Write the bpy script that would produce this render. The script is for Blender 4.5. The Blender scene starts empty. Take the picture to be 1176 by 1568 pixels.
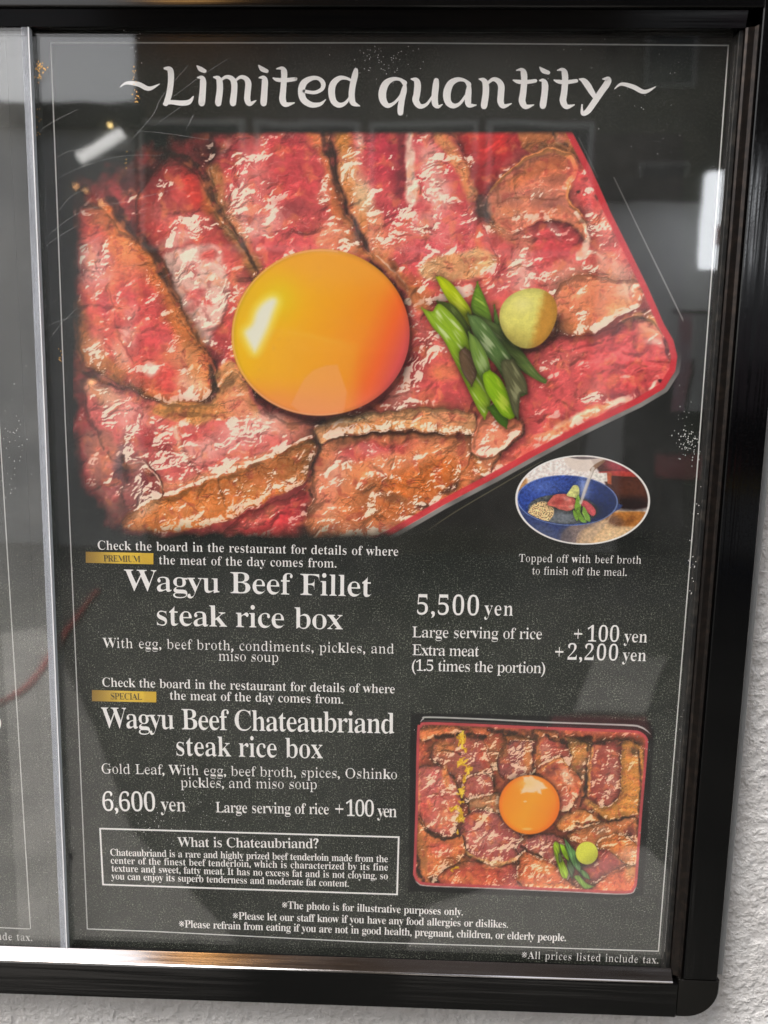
import bpy, math
import numpy as np
from mathutils import Matrix, Vector
from mathutils.geometry import tessellate_polygon
scene = bpy.context.scene
D = bpy.data
# ------------------------------------------------------------------ camera, sky, sun, exposure
# photograph frame 1176 x 1568; R turns board axes (x right, y down, z into the wall) into camera axes
R = np.array([[0.99938396, -0.01818973, 0.03001383], [0.02189923, 0.99149376, -0.12829863], [-0.02742481, 0.12887688, 0.99128131]])
CP = np.array([0.02319842, -0.09559386, -0.60883014]); FOC = 1045.0; EYE = 1.35
def wv(v): return Vector((float(v[0]), float(v[2]), -float(v[1])))
def wp(x, yd, d): return (float(x), float(-d), float(EYE-yd))          # board metres (x right, y down, d out of the wall) -> world
cam = D.cameras.new('camera'); camo = D.objects.new('camera', cam); scene.collection.objects.link(camo)
cam.sensor_fit = 'VERTICAL'; cam.sensor_height = 24.0; cam.lens = FOC/1568*24.0; cam.clip_start = .01; cam.clip_end = 500
cam.dof.use_dof = True; cam.dof.focus_distance = .615; cam.dof.aperture_fstop = 3.2      # sharp on the board, the mirrored street out of focus
M = Matrix.Identity(4)
for i, v in enumerate((wv(R[0]), -wv(R[1]), -wv(R[2]))):
    for j in range(3): M[j][i] = v[j]
M.translation = Vector(wp(CP[0], CP[1], -CP[2])); camo.matrix_world = M
scene.camera = camo
SUN_EL, SUN_AZ = math.radians(58), math.radians(236)      # high over the low house on the left, veiled by cloud
world = D.worlds.new('World'); scene.world = world; world.use_nodes = True; wn = world.node_tree
sky = wn.nodes.new('ShaderNodeTexSky'); sky.sky_type = 'NISHITA'; sky.sun_disc = False; sky.sun_elevation = SUN_EL; sky.sun_rotation = SUN_AZ
sky.air_density = 1.4; sky.dust_density = 6.0; sky.ozone_density = .6
hs = wn.nodes.new('ShaderNodeHueSaturation'); hs.inputs['Saturation'].default_value = .30
wn.links.new(sky.outputs[0], hs.inputs['Color']); wn.links.new(hs.outputs[0], wn.nodes['Background'].inputs['Color'])
wn.nodes['Background'].inputs['Strength'].default_value = .13
sun = D.lights.new('sun', 'SUN'); sun.energy = 1.35; sun.angle = math.radians(35); sun.color = (1, .96, .91)
suno = D.objects.new('sun', sun); scene.collection.objects.link(suno)
sd = Vector((math.sin(SUN_AZ)*math.cos(SUN_EL), math.cos(SUN_AZ)*math.cos(SUN_EL), math.sin(SUN_EL)))   # towards the sun
suno.rotation_euler = sd.to_track_quat('Z', 'Y').to_euler(); suno.location = (0, -2, 6)
scene.view_settings.view_transform = 'Standard'; scene.view_settings.look = 'None'; scene.view_settings.gamma = 1
scene.view_settings.exposure = 1.45
scene.render.engine = 'CYCLES'
try:
    scene.cycles.transparent_max_bounces = 16; scene.cycles.max_bounces = 8; scene.cycles.caustics_reflective = False
    scene.cycles.use_denoising = True
except Exception: pass
# ------------------------------------------------------------------ helpers
def at(x, y, d=0.0):                      # photograph pixel -> point on the board's plane at distance d in front of it
    v = R.T @ np.array([(x-588)/FOC, (y-784)/FOC, 1.0]); t = (-d-CP[2])/v[2]; return (CP+v*t)[:2]
def at_many(X, Y, d=0.0):
    V = np.stack([(X-588)/FOC, (Y-784)/FOC, np.ones_like(X)], -1) @ R; t = (-d-CP[2])/V[..., 2]; return CP[0]+V[..., 0]*t, CP[1]+V[..., 1]*t
def street(x, y, dist):                   # where a point seen mirrored in the glass stands across the street
    v = R.T @ np.array([(x-588)/FOC, (y-784)/FOC, 1.0]); t = (dist-CP[2])/v[2]; q = CP+v*t; return float(q[0]), float(EYE-q[1])
def srgb(c): c = np.asarray(c, float)/255; return np.where(c <= .04045, c/12.92, ((c+.055)/1.055)**2.4)
def empty(name, loc, label=None, cat=None, group=None):
    o = D.objects.new(name, None); scene.collection.objects.link(o); o.location = loc
    if label: o['label'] = label; o['category'] = cat
    if group: o['group'] = group
    return o
def obj(name, verts, faces, mat, parent=None, smooth=False, world_co=True):
    me = D.meshes.new(name); v = np.asarray(verts, float).reshape(-1, 3)
    if parent is not None and world_co: v = v-np.array(ploc(parent))
    me.from_pydata(v.tolist(), [], [tuple(int(i) for i in f) for f in faces]); me.update()
    if smooth: me.polygons.foreach_set('use_smooth', [True]*len(me.polygons))
    o = D.objects.new(name, me); scene.collection.objects.link(o)
    if mat: me.materials.append(mat)
    if parent is not None: o.parent = parent
    return o
def ploc(p):
    l = Vector((0, 0, 0))
    while p is not None: l = l+p.location; p = p.parent
    return l
def tag(o, label, cat, group=None):
    o['label'] = label; o['category'] = cat
    if group: o['group'] = group
    return o
class MB:                                  # collects boxes and prisms into one mesh
    def __init__(s): s.v = []; s.f = []
    def box(s, x0, x1, y0, y1, z0, z1, b=0.0):
        import itertools
        if b <= 0:
            n = len(s.v); s.v += [(x, y, z) for z in (z0, z1) for y in (y0, y1) for x in (x0, x1)]
            s.f += [tuple(n+i for i in q) for q in ((0,2,3,1),(4,5,7,6),(0,1,5,4),(2,6,7,3),(0,4,6,2),(1,3,7,5))]; return s
        # bevelled box: three inset vertices at each corner
        n = len(s.v); idx = {}
        for cx, cy, cz in itertools.product((0, 1), repeat=3):
            X, Y, Z = (x0, x1)[cx], (y0, y1)[cy], (z0, z1)[cz]; sx, sy, sz = (b, -b)[cx], (b, -b)[cy], (b, -b)[cz]
            for k, p in enumerate(((X, Y+sy, Z+sz), (X+sx, Y, Z+sz), (X+sx, Y+sy, Z))): idx[cx, cy, cz, k] = len(s.v); s.v.append(p)
        fs = []
        for k in range(3):
            a, c = [j for j in range(3) if j != k]
            for side in (0, 1):
                q = []
                for u, w in ((0, 0), (1, 0), (1, 1), (0, 1)):
                    key = [0, 0, 0]; key[k] = side; key[a] = u; key[c] = w; q.append(idx[(*key, k)])
                fs.append(q)
            for u in (0, 1):               # edges running along axis k
                for w in (0, 1):
                    k0 = [0, 0, 0]; k0[a] = u; k0[c] = w; k1 = list(k0); k1[k] = 1
                    fs.append([idx[(*k0, a)], idx[(*k1, a)], idx[(*k1, c)], idx[(*k0, c)]])
        for cc in itertools.product((0, 1), repeat=3): fs.append([idx[(*cc, 0)], idx[(*cc, 1)], idx[(*cc, 2)]])
        cen = np.array([(x0+x1)/2, (y0+y1)/2, (z0+z1)/2])
        for q in fs:
            P = np.array([s.v[i] for i in q]); nn = np.cross(P[1]-P[0], P[2]-P[0])
            s.f.append(tuple(q) if np.dot(nn, P.mean(0)-cen) > 0 else tuple(q[::-1]))
        return s
    def board_box(s, x0, x1, yd0, yd1, d0, d1, b=0.0): return s.box(x0, x1, -d1, -d0, EYE-yd1, EYE-yd0, b)
    def prism(s, prof, axis, a0, a1):      # prof: closed list of (u, d) pairs; axis 'x': u = yd, runs along x; axis 'z': u = x, runs along yd
        n = len(s.v); m = len(prof)
        for a in (a0, a1):
            for u, d in prof: s.v.append(wp(a, u, d) if axis == 'x' else wp(u, a, d))
        for i in range(m): s.f.append((n+i, n+(i+1) % m, n+m+(i+1) % m, n+m+i))
        s.f.append(tuple(n+i for i in range(m))[::-1]); s.f.append(tuple(n+m+i for i in range(m))); return s
    def tube(s, p, q, r, seg=10):
        p, q = Vector(p), Vector(q); d = (q-p).normalized(); a = d.orthogonal().normalized(); b = d.cross(a); n = len(s.v)
        for c in (p, q):
            for i in range(seg): t = 6.28318*i/seg; s.v.append(tuple(c+a*math.cos(t)*r+b*math.sin(t)*r))
        for i in range(seg): s.f.append((n+i, n+(i+1) % seg, n+seg+(i+1) % seg, n+seg+i))
        s.f.append(tuple(n+i for i in range(seg))[::-1]); s.f.append(tuple(n+seg+i for i in range(seg))); return s
    def build(s, name, mat, parent=None, fix=False, smooth=False):
        o = obj(name, s.v, s.f, mat, parent, smooth)
        if fix:
            import bmesh
            bm = bmesh.new(); bm.from_mesh(o.data); bmesh.ops.recalc_face_normals(bm, faces=bm.faces); bm.to_mesh(o.data); bm.free()
        return o
# ------------------------------------------------------------------ materials
def mat(name, col=(.5, .5, .5), rough=.5, metal=0.0, spec=.5, emit=None, estr=0):
    m = D.materials.new(name); m.use_nodes = True; b = m.node_tree.nodes['Principled BSDF']
    b.inputs['Base Color'].default_value = (*col, 1); b.inputs['Roughness'].default_value = rough; b.inputs['Metallic'].default_value = metal
    b.inputs['Specular IOR Level'].default_value = spec
    if emit: b.inputs['Emission Color'].default_value = (*emit, 1); b.inputs['Emission Strength'].default_value = estr
    return m
class NT:
    def __init__(s, m): s.t = m.node_tree; s.b = s.t.nodes['Principled BSDF'] if 'Principled BSDF' in s.t.nodes else None; s.co = s.t.nodes.new('ShaderNodeTexCoord').outputs['Object']
    def n(s, typ, **kw):
        nd = s.t.nodes.new(typ)
        for k, v in kw.items():
            if k in nd.inputs: nd.inputs[k].default_value = v
            else: setattr(nd, k, v)
        return nd
    def l(s, a, b): s.t.links.new(a, b)
    def scaled(s, sx, sy, sz):
        m = s.n('ShaderNodeMapping'); s.l(s.co, m.inputs[0]); m.inputs['Scale'].default_value = (sx, sy, sz); return m.outputs[0]
    def noise(s, scale, detail=4, rough=.55, vec=None, dist=0):
        nd = s.n('ShaderNodeTexNoise'); nd.inputs['Scale'].default_value = scale; nd.inputs['Detail'].default_value = detail; nd.inputs['Roughness'].default_value = rough; nd.inputs['Distortion'].default_value = dist
        s.l(vec or s.co, nd.inputs['Vector']); return nd.outputs['Fac']
    def ramp(s, x, a, b, va=0.0, vb=1.0):
        nd = s.n('ShaderNodeMapRange'); nd.interpolation_type = 'SMOOTHSTEP'; s.l(x, nd.inputs[0])
        for i, v in zip((1, 2, 3, 4), (a, b, va, vb)): nd.inputs[i].default_value = v
        return nd.outputs[0]
    def math(s, op, a, b=None, c=None):
        nd = s.n('ShaderNodeMath'); nd.operation = op
        for i, v in enumerate((a, b, c)):
            if v is None: continue
            if isinstance(v, (int, float)): nd.inputs[i].default_value = v
            else: s.l(v, nd.inputs[i])
        return nd.outputs[0]
    def mixc(s, f, a, b):
        nd = s.n('ShaderNodeMix'); nd.data_type = 'RGBA'
        for i, v in ((0, f), (6, a), (7, b)):
            if isinstance(v, (int, float)): nd.inputs[i].default_value = v
            elif isinstance(v, tuple): nd.inputs[i].default_value = (*v, 1)
            else: s.l(v, nd.inputs[i])
        return nd.outputs[2]
    def bump(s, h, strength=.3, dist=.001, to=None):
        nd = s.n('ShaderNodeBump'); nd.inputs['Strength'].default_value = strength; nd.inputs['Distance'].default_value = dist; s.l(h, nd.inputs['Height'])
        s.l(nd.outputs[0], to or s.b.inputs['Normal']); return nd.outputs[0]
# printed sheet: near-black ground with a sandy grain; the food pictures blend into it through their edge fade
def print_material(name, picture=False):
    m = mat(name, rough=.7, spec=.04); t = NT(m)
    pos = t.n('ShaderNodeNewGeometry').outputs['Position']
    g1 = t.noise(720, 2, .7, pos); g2 = t.noise(60, 3, .6, pos); g3 = t.noise(7, 3, .5, pos)
    grain = t.math('MULTIPLY', t.ramp(g1, .52, .70), t.ramp(g2, .30, .75, .25, 1.0))
    base = t.mixc(t.ramp(g3, .3, .7), (.0085, .0098, .0085), (.0135, .0165, .0130))
    sep = t.n('ShaderNodeSeparateXYZ'); t.l(pos, sep.inputs[0])
    low = t.ramp(sep.outputs[2], EYE+.02, EYE-.10, .18, 1.0)          # the lower half is printed with a coarser grain
    g = t.mixc(t.math('MULTIPLY', grain, low), base, (.28, .305, .235))
    if picture:
        a = t.n('ShaderNodeAttribute'); a.attribute_name = 'ink'
        g = t.mixc(a.outputs['Alpha'], g, a.outputs['Color'])
    t.l(g, t.b.inputs['Base Color']); return m
M_PAPER = print_material('printed_black_ground'); M_PICT = print_material('printed_picture', True)
M_INK = mat('white_ink', (.88, .86, .845), .6, spec=.05); M_INKL = mat('border_ink', (.70, .70, .68), .5, spec=.05)
M_DARKINK = mat('brown_ink', (.05, .04, .015), .6)
M_GOLD = mat('gold_print', (.62, .44, .05), .5); t = NT(M_GOLD)
sx = t.n('ShaderNodeAttribute'); sx.attribute_name = 'ink'; t.l(sx.outputs['Color'], t.b.inputs['Base Color'])
M_BLACK = mat('black_frame', (.0012, .0012, .0014), .10, spec=.34); t = NT(M_BLACK)
t.bump(t.noise(3, 2, .5, t.scaled(60, 60, 1.5)), .10, .002)
t.l(t.ramp(t.noise(500, 2), .45, .75, .09, .22), t.b.inputs['Roughness'])
M_BLACKH = mat('black_frame_horizontal', (.0012, .0012, .0014), .13, spec=.34); t = NT(M_BLACKH)
t.bump(t.noise(3, 2, .5, t.scaled(1.5, 60, 60)), .10, .002)
M_CHAN = mat('matt_black_channel', (.008, .008, .008), .55, spec=.3); t = NT(M_CHAN)
t.l(t.mixc(t.ramp(t.noise(120, 4), .45, .75), (.006, .006, .006), (.030, .026, .022)), t.b.inputs['Base Color'])
M_BRONZE = mat('bronze_rail', (.075, .055, .045), .28, .85); t = NT(M_BRONZE)
t.l(t.mixc(t.ramp(t.noise(160, 5), .4, .8), (.022, .019, .018), (.045, .034, .028)), t.b.inputs['Base Color']); t.bump(t.noise(80, 4), .12, .001)
M_STEEL = mat('dull_metal_ledge', (.42, .40, .40), .20, 1.0); t = NT(M_STEEL)
t.l(t.mixc(t.ramp(t.noise(6, 3, .6, t.scaled(1, 8, 8)), .35, .7), (.46, .445, .455), (.32, .28, .25)), t.b.inputs['Base Color']); t.l(t.ramp(t.noise(4, 4, .6, t.scaled(2, 200, 200)), .3, .8, .07, .20), t.b.inputs['Roughness'])
M_FLANGE = mat('grey_flange', (.17, .175, .18), .4)
def glass_material(name, dust=.02, wav=.02):
    m = D.materials.new(name); m.use_nodes = True; t = NT(m); t.t.nodes.remove(t.t.nodes['Principled BSDF'])
    geo = t.n('ShaderNodeNewGeometry'); pos = geo.outputs['Position']
    dot = t.n('ShaderNodeVectorMath', operation='DOT_PRODUCT'); t.l(geo.outputs['Incoming'], dot.inputs[0]); t.l(geo.outputs['Normal'], dot.inputs[1])
    c = t.math('ABSOLUTE', dot.outputs['Value']); F = t.math('MULTIPLY_ADD', t.math('POWER', t.math('SUBTRACT', 1.0, c), 5.0), .95, .046)
    tr = t.n('ShaderNodeBsdfTransparent'); gl = t.n('ShaderNodeBsdfGlossy'); gl.inputs['Roughness'].default_value = .03; gl.inputs['Color'].default_value = (1, 1, 1, 1)
    h = t.noise(9, 2, .5, pos); b = t.n('ShaderNodeBump'); b.inputs['Strength'].default_value = 1; b.inputs['Distance'].default_value = wav*.01; t.l(h, b.inputs['Height']); t.l(b.outputs[0], gl.inputs['Normal'])
    m1 = t.n('ShaderNodeMixShader'); t.l(F, m1.inputs[0]); t.l(tr.outputs[0], m1.inputs[1]); t.l(gl.outputs[0], m1.inputs[2])
    df = t.n('ShaderNodeBsdfDiffuse'); df.inputs['Color'].default_value = (.74, .74, .72, 1)
    vo = t.n('ShaderNodeTexVoronoi'); vo.inputs['Scale'].default_value = 260; t.l(pos, vo.inputs['Vector'])
    vs = t.ramp(vo.outputs['Distance'], .16, .10); patch = t.ramp(t.noise(7, 4, .65, pos), .56, .72); keep = t.ramp(t.noise(420, 1, .5, pos), .50, .60)
    sep = t.n('ShaderNodeSeparateXYZ'); t.l(pos, sep.inputs[0])
    right = t.ramp(sep.outputs[0], .18, .27, .0, .8)
    speck = t.math('MULTIPLY', t.math('MULTIPLY', vs, keep), t.math('MAXIMUM', patch, t.math('MULTIPLY', right, t.ramp(t.noise(5, 2, .5, pos), .45, .6))))
    film = t.math('MULTIPLY', t.ramp(t.noise(5, 6, .65, pos), .3, .8), dust*1.6)
    fac = t.math('MAXIMUM', t.math('ADD', film, dust*.5), t.math('MULTIPLY', speck, .55))
    m2 = t.n('ShaderNodeMixShader'); t.l(fac, m2.inputs[0]); t.l(m1.outputs[0], m2.inputs[1]); t.l(df.outputs[0], m2.inputs[2])
    t.l(m2.outputs[0], t.t.nodes['Material Output'].inputs['Surface']); return m
M_GLASS = glass_material('dusty_glass', .008); M_GLASSF = glass_material('dusty_front_glass', .040)
def film_material(name, a, col=(.8, .8, .8)):
    m = D.materials.new(name); m.use_nodes = True; t = NT(m); t.t.nodes.remove(t.t.nodes['Principled BSDF'])
    tr = t.n('ShaderNodeBsdfTransparent'); pr = t.n('ShaderNodeBsdfPrincipled'); pr.inputs['Base Color'].default_value = (*col, 1); pr.inputs['Roughness'].default_value = .25
    m1 = t.n('ShaderNodeMixShader'); t.l(t.ramp(t.noise(3, 4, .6, t.scaled(40, 40, 5)), .3, .7, a*.75, min(a*1.2, 1)), m1.inputs[0]); t.l(tr.outputs[0], m1.inputs[1]); t.l(pr.outputs[0], m1.inputs[2])
    t.l(m1.outputs[0], t.t.nodes['Material Output'].inputs['Surface']); return m
M_EDGE = film_material('milky_acrylic_edge', .30, (.62, .65, .72)); M_SCR = film_material('glass_scratch', .11)
M_STUCCO = mat('white_stucco', (.60, .595, .60), .85, spec=.2); t = NT(M_STUCCO)
pos = t.n('ShaderNodeNewGeometry').outputs['Position']
t.l(t.mixc(t.ramp(t.noise(14, 5, .6, pos), .35, .7), (.56, .548, .545), (.64, .635, .637)), t.b.inputs['Base Color'])
lump = t.ramp(t.noise(120, 3, .55, pos), .36, .74); grit = t.noise(420, 3, .6, pos)
t.bump(t.math('ADD', lump, t.math('MULTIPLY', grit, .5)), .95, .0013)

# ---- painting of the printed food photographs (numpy, sRGB values 0..255) ----
def _hash(ix, iy, seed):
    h = (ix.astype(np.int64)*374761393 + iy.astype(np.int64)*668265263 + seed*982451653) & 0xffffffff
    h = ((h ^ (h >> 13))*1274126177) & 0xffffffff
    return ((h ^ (h >> 16)) & 0xffff)/65535.0
def pnoise(X, Y, seed=0):
    ix = np.floor(X); iy = np.floor(Y); fx = X-ix; fy = Y-iy; r = 0
    ux = fx*fx*fx*(fx*(fx*6-15)+10); uy = fy*fy*fy*(fy*(fy*6-15)+10)
    for dx in (0, 1):
        for dy in (0, 1):
            a = _hash(ix+dx, iy+dy, seed)*6.28318
            g = np.cos(a)*(fx-dx)+np.sin(a)*(fy-dy)
            r = r + g*(ux if dx else 1-ux)*(uy if dy else 1-uy)
    return r*1.5
def fbm(X, Y, o=4, seed=0):
    r = 0; a = 1; s = 0
    for k in range(o):
        r = r+a*pnoise(X*2**k, Y*2**k, seed+k*7); s += a; a *= .5
    return r/s*1.4
def worley(X, Y, seed=0):
    ix = np.floor(X); iy = np.floor(Y); f1 = np.full(X.shape, 9.); f2 = f1.copy()
    for dx in (-1, 0, 1):
        for dy in (-1, 0, 1):
            cx = ix+dx; cy = iy+dy
            d = np.hypot(cx+_hash(cx, cy, seed)-X, cy+_hash(cx, cy, seed+5)-Y)
            f2 = np.minimum(f2, np.maximum(f1, d)); f1 = np.minimum(f1, d)
    return f1, f2
def ss(a, b, x):
    t = np.clip((x-a)/(b-a), 0, 1); return t*t*(3-2*t)
def crom(p, n=6, closed=False):
    p = np.array(p, float); m = len(p); out = []
    for i in range(m if closed else m-1):
        q = [p[(i+k) % m] if closed else p[min(max(i+k, 0), m-1)] for k in (-1, 0, 1, 2)]
        for t in np.arange(n)/n:
            out.append(.5*(2*q[1]+(q[2]-q[0])*t+(2*q[0]-5*q[1]+4*q[2]-q[3])*t*t+(3*q[1]-q[0]-3*q[2]+q[3])*t**3))
    if not closed: out.append(p[-1])
    return np.array(out)
class Canvas:
    def __init__(s, x0, y0, x1, y1, step=1.0, warp=2.5, seed=1, k=1.0):
        s.xs = np.arange(x0, x1+step*.5, step); s.ys = np.arange(y0, y1+step*.5, step)
        s.X, s.Y = np.meshgrid(s.xs, s.ys); s.k = k
        s.WX = s.X+warp*1.3*(fbm(s.X/24/k, s.Y/24/k, 3, seed)); s.WY = s.Y+warp*1.3*(fbm(s.X/24/k, s.Y/24/k, 3, seed+50))
        s.C = np.zeros(s.X.shape+(3,)); s.G = np.zeros(s.X.shape); s.K = np.zeros(s.X.shape); s.H = np.zeros(s.X.shape)
        s.x0, s.y0, s.step = x0, y0, step
    def win(s, pts, pad):
        p = np.array(pts)[:, :2]; a = p.min(0)-pad; b = p.max(0)+pad
        i0 = max(int((a[0]-s.x0)/s.step), 0); i1 = max(int((b[0]-s.x0)/s.step)+2, 0)
        j0 = max(int((a[1]-s.y0)/s.step), 0); j1 = max(int((b[1]-s.y0)/s.step)+2, 0)
        return slice(j0, j1), slice(i0, i1)
    def sdf(s, pts, w, raw=False):
        X = (s.X if raw else s.WX)[w]; Y = (s.Y if raw else s.WY)[w]; d = np.full(X.shape, 1e9); ins = np.zeros(X.shape, bool)
        n = len(pts)
        for i in range(n):
            ax, ay = pts[i][:2]; bx, by = pts[(i+1) % n][:2]
            ex, ey = bx-ax, by-ay; L = ex*ex+ey*ey+1e-9
            t = np.clip(((X-ax)*ex+(Y-ay)*ey)/L, 0, 1)
            d = np.minimum(d, (X-ax-t*ex)**2+(Y-ay-t*ey)**2)
            if ay != by: ins ^= ((Y < ay) != (Y < by)) & (X < ax+(Y-ay)*ex/(by-ay))
        return np.where(ins, 1, -1)*np.sqrt(d)
    def mix(s, w, m, col, alpha):
        a = (m*alpha)[..., None]; s.C[w] = s.C[w]*(1-a)+np.array(col, float)*a
    def poly(s, pts, col=None, f=3, a=1, smooth=True, raw=False, shadow=0, sw=7, rim=0, rw=10, g=None, k=None):
        P = crom(pts, 4, True) if smooth else np.array(pts, float)
        w = s.win(P, f+sw*3+4); d = s.sdf(P, w, raw)
        if d.size == 0: return
        if shadow: s.C[w] *= (1-shadow*np.exp(-np.maximum(-d, 0)/sw)*(d < f))[..., None]
        m = ss(-f, f, d)
        if col is not None: s.mix(w, m, col, a)
        if shadow:
            u = 1-np.clip(d/(26*s.k), 0, 1); dome = np.sqrt(np.clip(1-u*u, 0, 1))*11*s.k
            s.H[w] = s.H[w]*(1-m)+dome*m
        if rim: s.C[w] *= (1-rim*np.exp(-np.abs(d)/rw)*m)[..., None]
        if g is not None: s.G[w] = s.G[w]*(1-m)+g*m
        if k is not None: s.K[w] = s.K[w]*(1-m)+k*m
    def blob(s, x, y, rx, ry, ang, col=None, a=1, g=None, k=None, soft=1.0):
        R = max(rx, ry)*1.8; w = s.win([(x-R, y-R), (x+R, y+R)], 3)
        dx = s.WX[w]-x; dy = s.WY[w]-y; c, q = np.cos(np.radians(ang)), np.sin(np.radians(ang))
        r = np.hypot((dx*c+dy*q)/rx, (-dx*q+dy*c)/ry); m = 1-ss(1-.6*soft, 1+.6*soft, r)
        if m.size == 0: return
        if col is not None: s.mix(w, m, col, a)
        if g is not None: s.G[w] = s.G[w]*(1-m)+g*m
        if k is not None: s.K[w] = s.K[w]*(1-m)+k*m
    def line(s, pts, col, f=1.5, a=1, raw=False, g=None, k=None):      # pts: x, y, half width
        P = crom(pts, 6); w = s.win(P, P[:, 2].max()+f+6)
        X = (s.X if raw else s.WX)[w]; Y = (s.Y if raw else s.WY)[w]
        if X.size == 0: return
        d = np.full(X.shape, -1e9)
        for i in range(len(P)-1):
            ax, ay, aw = P[i]; bx, by, bw = P[i+1]; ex, ey = bx-ax, by-ay
            t = np.clip(((X-ax)*ex+(Y-ay)*ey)/(ex*ex+ey*ey+1e-9), 0, 1)
            d = np.maximum(d, aw+(bw-aw)*t-np.hypot(X-ax-t*ex, Y-ay-t*ey))
        m = ss(-f, f, d)
        if col is not None: s.mix(w, m, col, a)
        if g is not None: s.G[w] = s.G[w]*(1-m)+g*m
        if k is not None: s.K[w] = s.K[w]*(1-m)+k*m
    def finish_meat(s, seed=3, amt=1.0):
        k = s.k; X, Y = s.WX, s.WY
        # colour mottling
        n1 = fbm(X/30/k, Y/30/k, 4, seed); n2 = fbm(X/9/k, Y/7/k, 3, seed+20); n3 = pnoise(X/2.6/k, Y/2.6/k, seed+31)
        s.C *= (1+.16*n1+.10*n2+.03*n3)[..., None]
        warm = ss(.05, .6, fbm(X/22/k, Y/22/k, 3, seed+60))[..., None]
        s.C = s.C*(1-warm*.42)+np.array([226, 124, 76])*warm*.42
        dk = ss(.15, .6, fbm(X/17/k+9, Y/17/k, 3, seed+77))[..., None]
        s.C = s.C*(1-dk*.38)+np.array([146, 38, 44])*dk*.38
        # cracks on browned parts
        gateK = fbm(X/30/k, Y/22/k, 2, seed+61)
        wx = X+4*k*n2+8*k*fbm(X/40/k, Y/40/k, 2, seed+55); wy = Y+4*k*n1+8*k*fbm(X/40/k+4, Y/40/k, 2, seed+56)
        f1, f2 = worley(wx/13/k, wy/9/k, seed+4); e = f2-f1
        f1b, f2b = worley(wx/5.5/k, wy/4/k, seed+9); eb = f2b-f1b
        cr = s.K*(.50*(1-ss(.0, .10, e))*ss(-.3, .4, n1+.1)+.20*(1-ss(0, .2, eb))*ss(-.2,.4,n2))
        up = s.K*(.30*ss(.1, .5, e)*ss(.1, .6, -n3+.4))
        cr = cr*ss(-.45, .35, gateK)
        s.C *= (1-np.clip(cr, 0, .8))[..., None]; s.C = s.C+(np.array([250, 205, 160])-s.C)*np.clip(up*.6, 0, 1)[..., None]
        # wet glints: lit bumps
        s.G = np.clip(s.G*1.12+.07, 0, 1)*(s.G > .01)
        R = ss(-.45, .5, fbm(X/48/k, Y/40/k, 2, seed+71))
        sx = wx+26*k*fbm(X/70/k, Y/70/k, 2, seed+101); sy = wy+26*k*fbm(X/70/k+7, Y/70/k, 2, seed+102)
        G2 = .10+1.35*np.clip(s.G-.12, 0, 1)**1.4
        Hh = s.H+fbm(sx/52/k, sy/44/k, 2, seed+12)*5.0*k+(.08+.92*R)*(fbm(sx/17/k, sy/11/k, 2, seed+15)*1.35*G2*k+fbm(sx/7/k, sy/5.5/k, 2, seed+18)*.42*G2*k)
        Hh = Hh+k*s.K*(.75*ss(0, .35, e)+.22*ss(0, .3, eb))*ss(-.5, .3, gateK)
        gy, gx = np.gradient(Hh, s.step)
        nz = 1/np.sqrt(gx**2+gy**2+1)
        l = (-gx*.38-gy*.52+.76)*nz
        gate = fbm(X/34/k, Y/26/k, 3, seed+90)
        th = 1.035-.245*s.G-.16*gate
        gl = ss(th, th+.06, l)*np.clip(s.G*1.5, 0, 1)
        rid = ss(.08, .02, np.abs(pnoise(sx/15/k, sy/12/k, seed+41)))*ss(.15, .5, fbm(X/24/k, Y/24/k, 2, seed+44))*np.clip(s.G-.1, 0, 1)
        a = np.clip(gl*.86+rid*.42, 0, 1)*amt
        sh = ss(.70, .25, l)*.34
        s.C *= (1-sh)[..., None]
        s.C = s.C+(s.C*.22+np.array([34, 20, 14]))*(ss(.77, .96, l)*.62)[..., None]
        veil = ss(.2, .7, fbm(X/60/k+3, Y/45/k, 2, seed+140))*np.clip(s.G-.25, 0, 1)*.32*(1-s.K)
        s.C = s.C*(1-veil[..., None])+np.array([238, 176, 168])*veil[..., None]
        s.C = s.C*(1-a[..., None])+np.array([250, 222, 212])*a[..., None]
def tips(pts):                            # keeps the two ends of a blade pointed
    p = np.array(pts, float); dm = np.hypot(*(p[:, None]-p[None]).transpose(2, 0, 1)); i, j = np.unravel_index(dm.argmax(), dm.shape); out = []
    for k, q in enumerate(pts):
        out.append(tuple(q))
        if k in (i, j): out += [tuple(q)]*2
    return out
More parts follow.
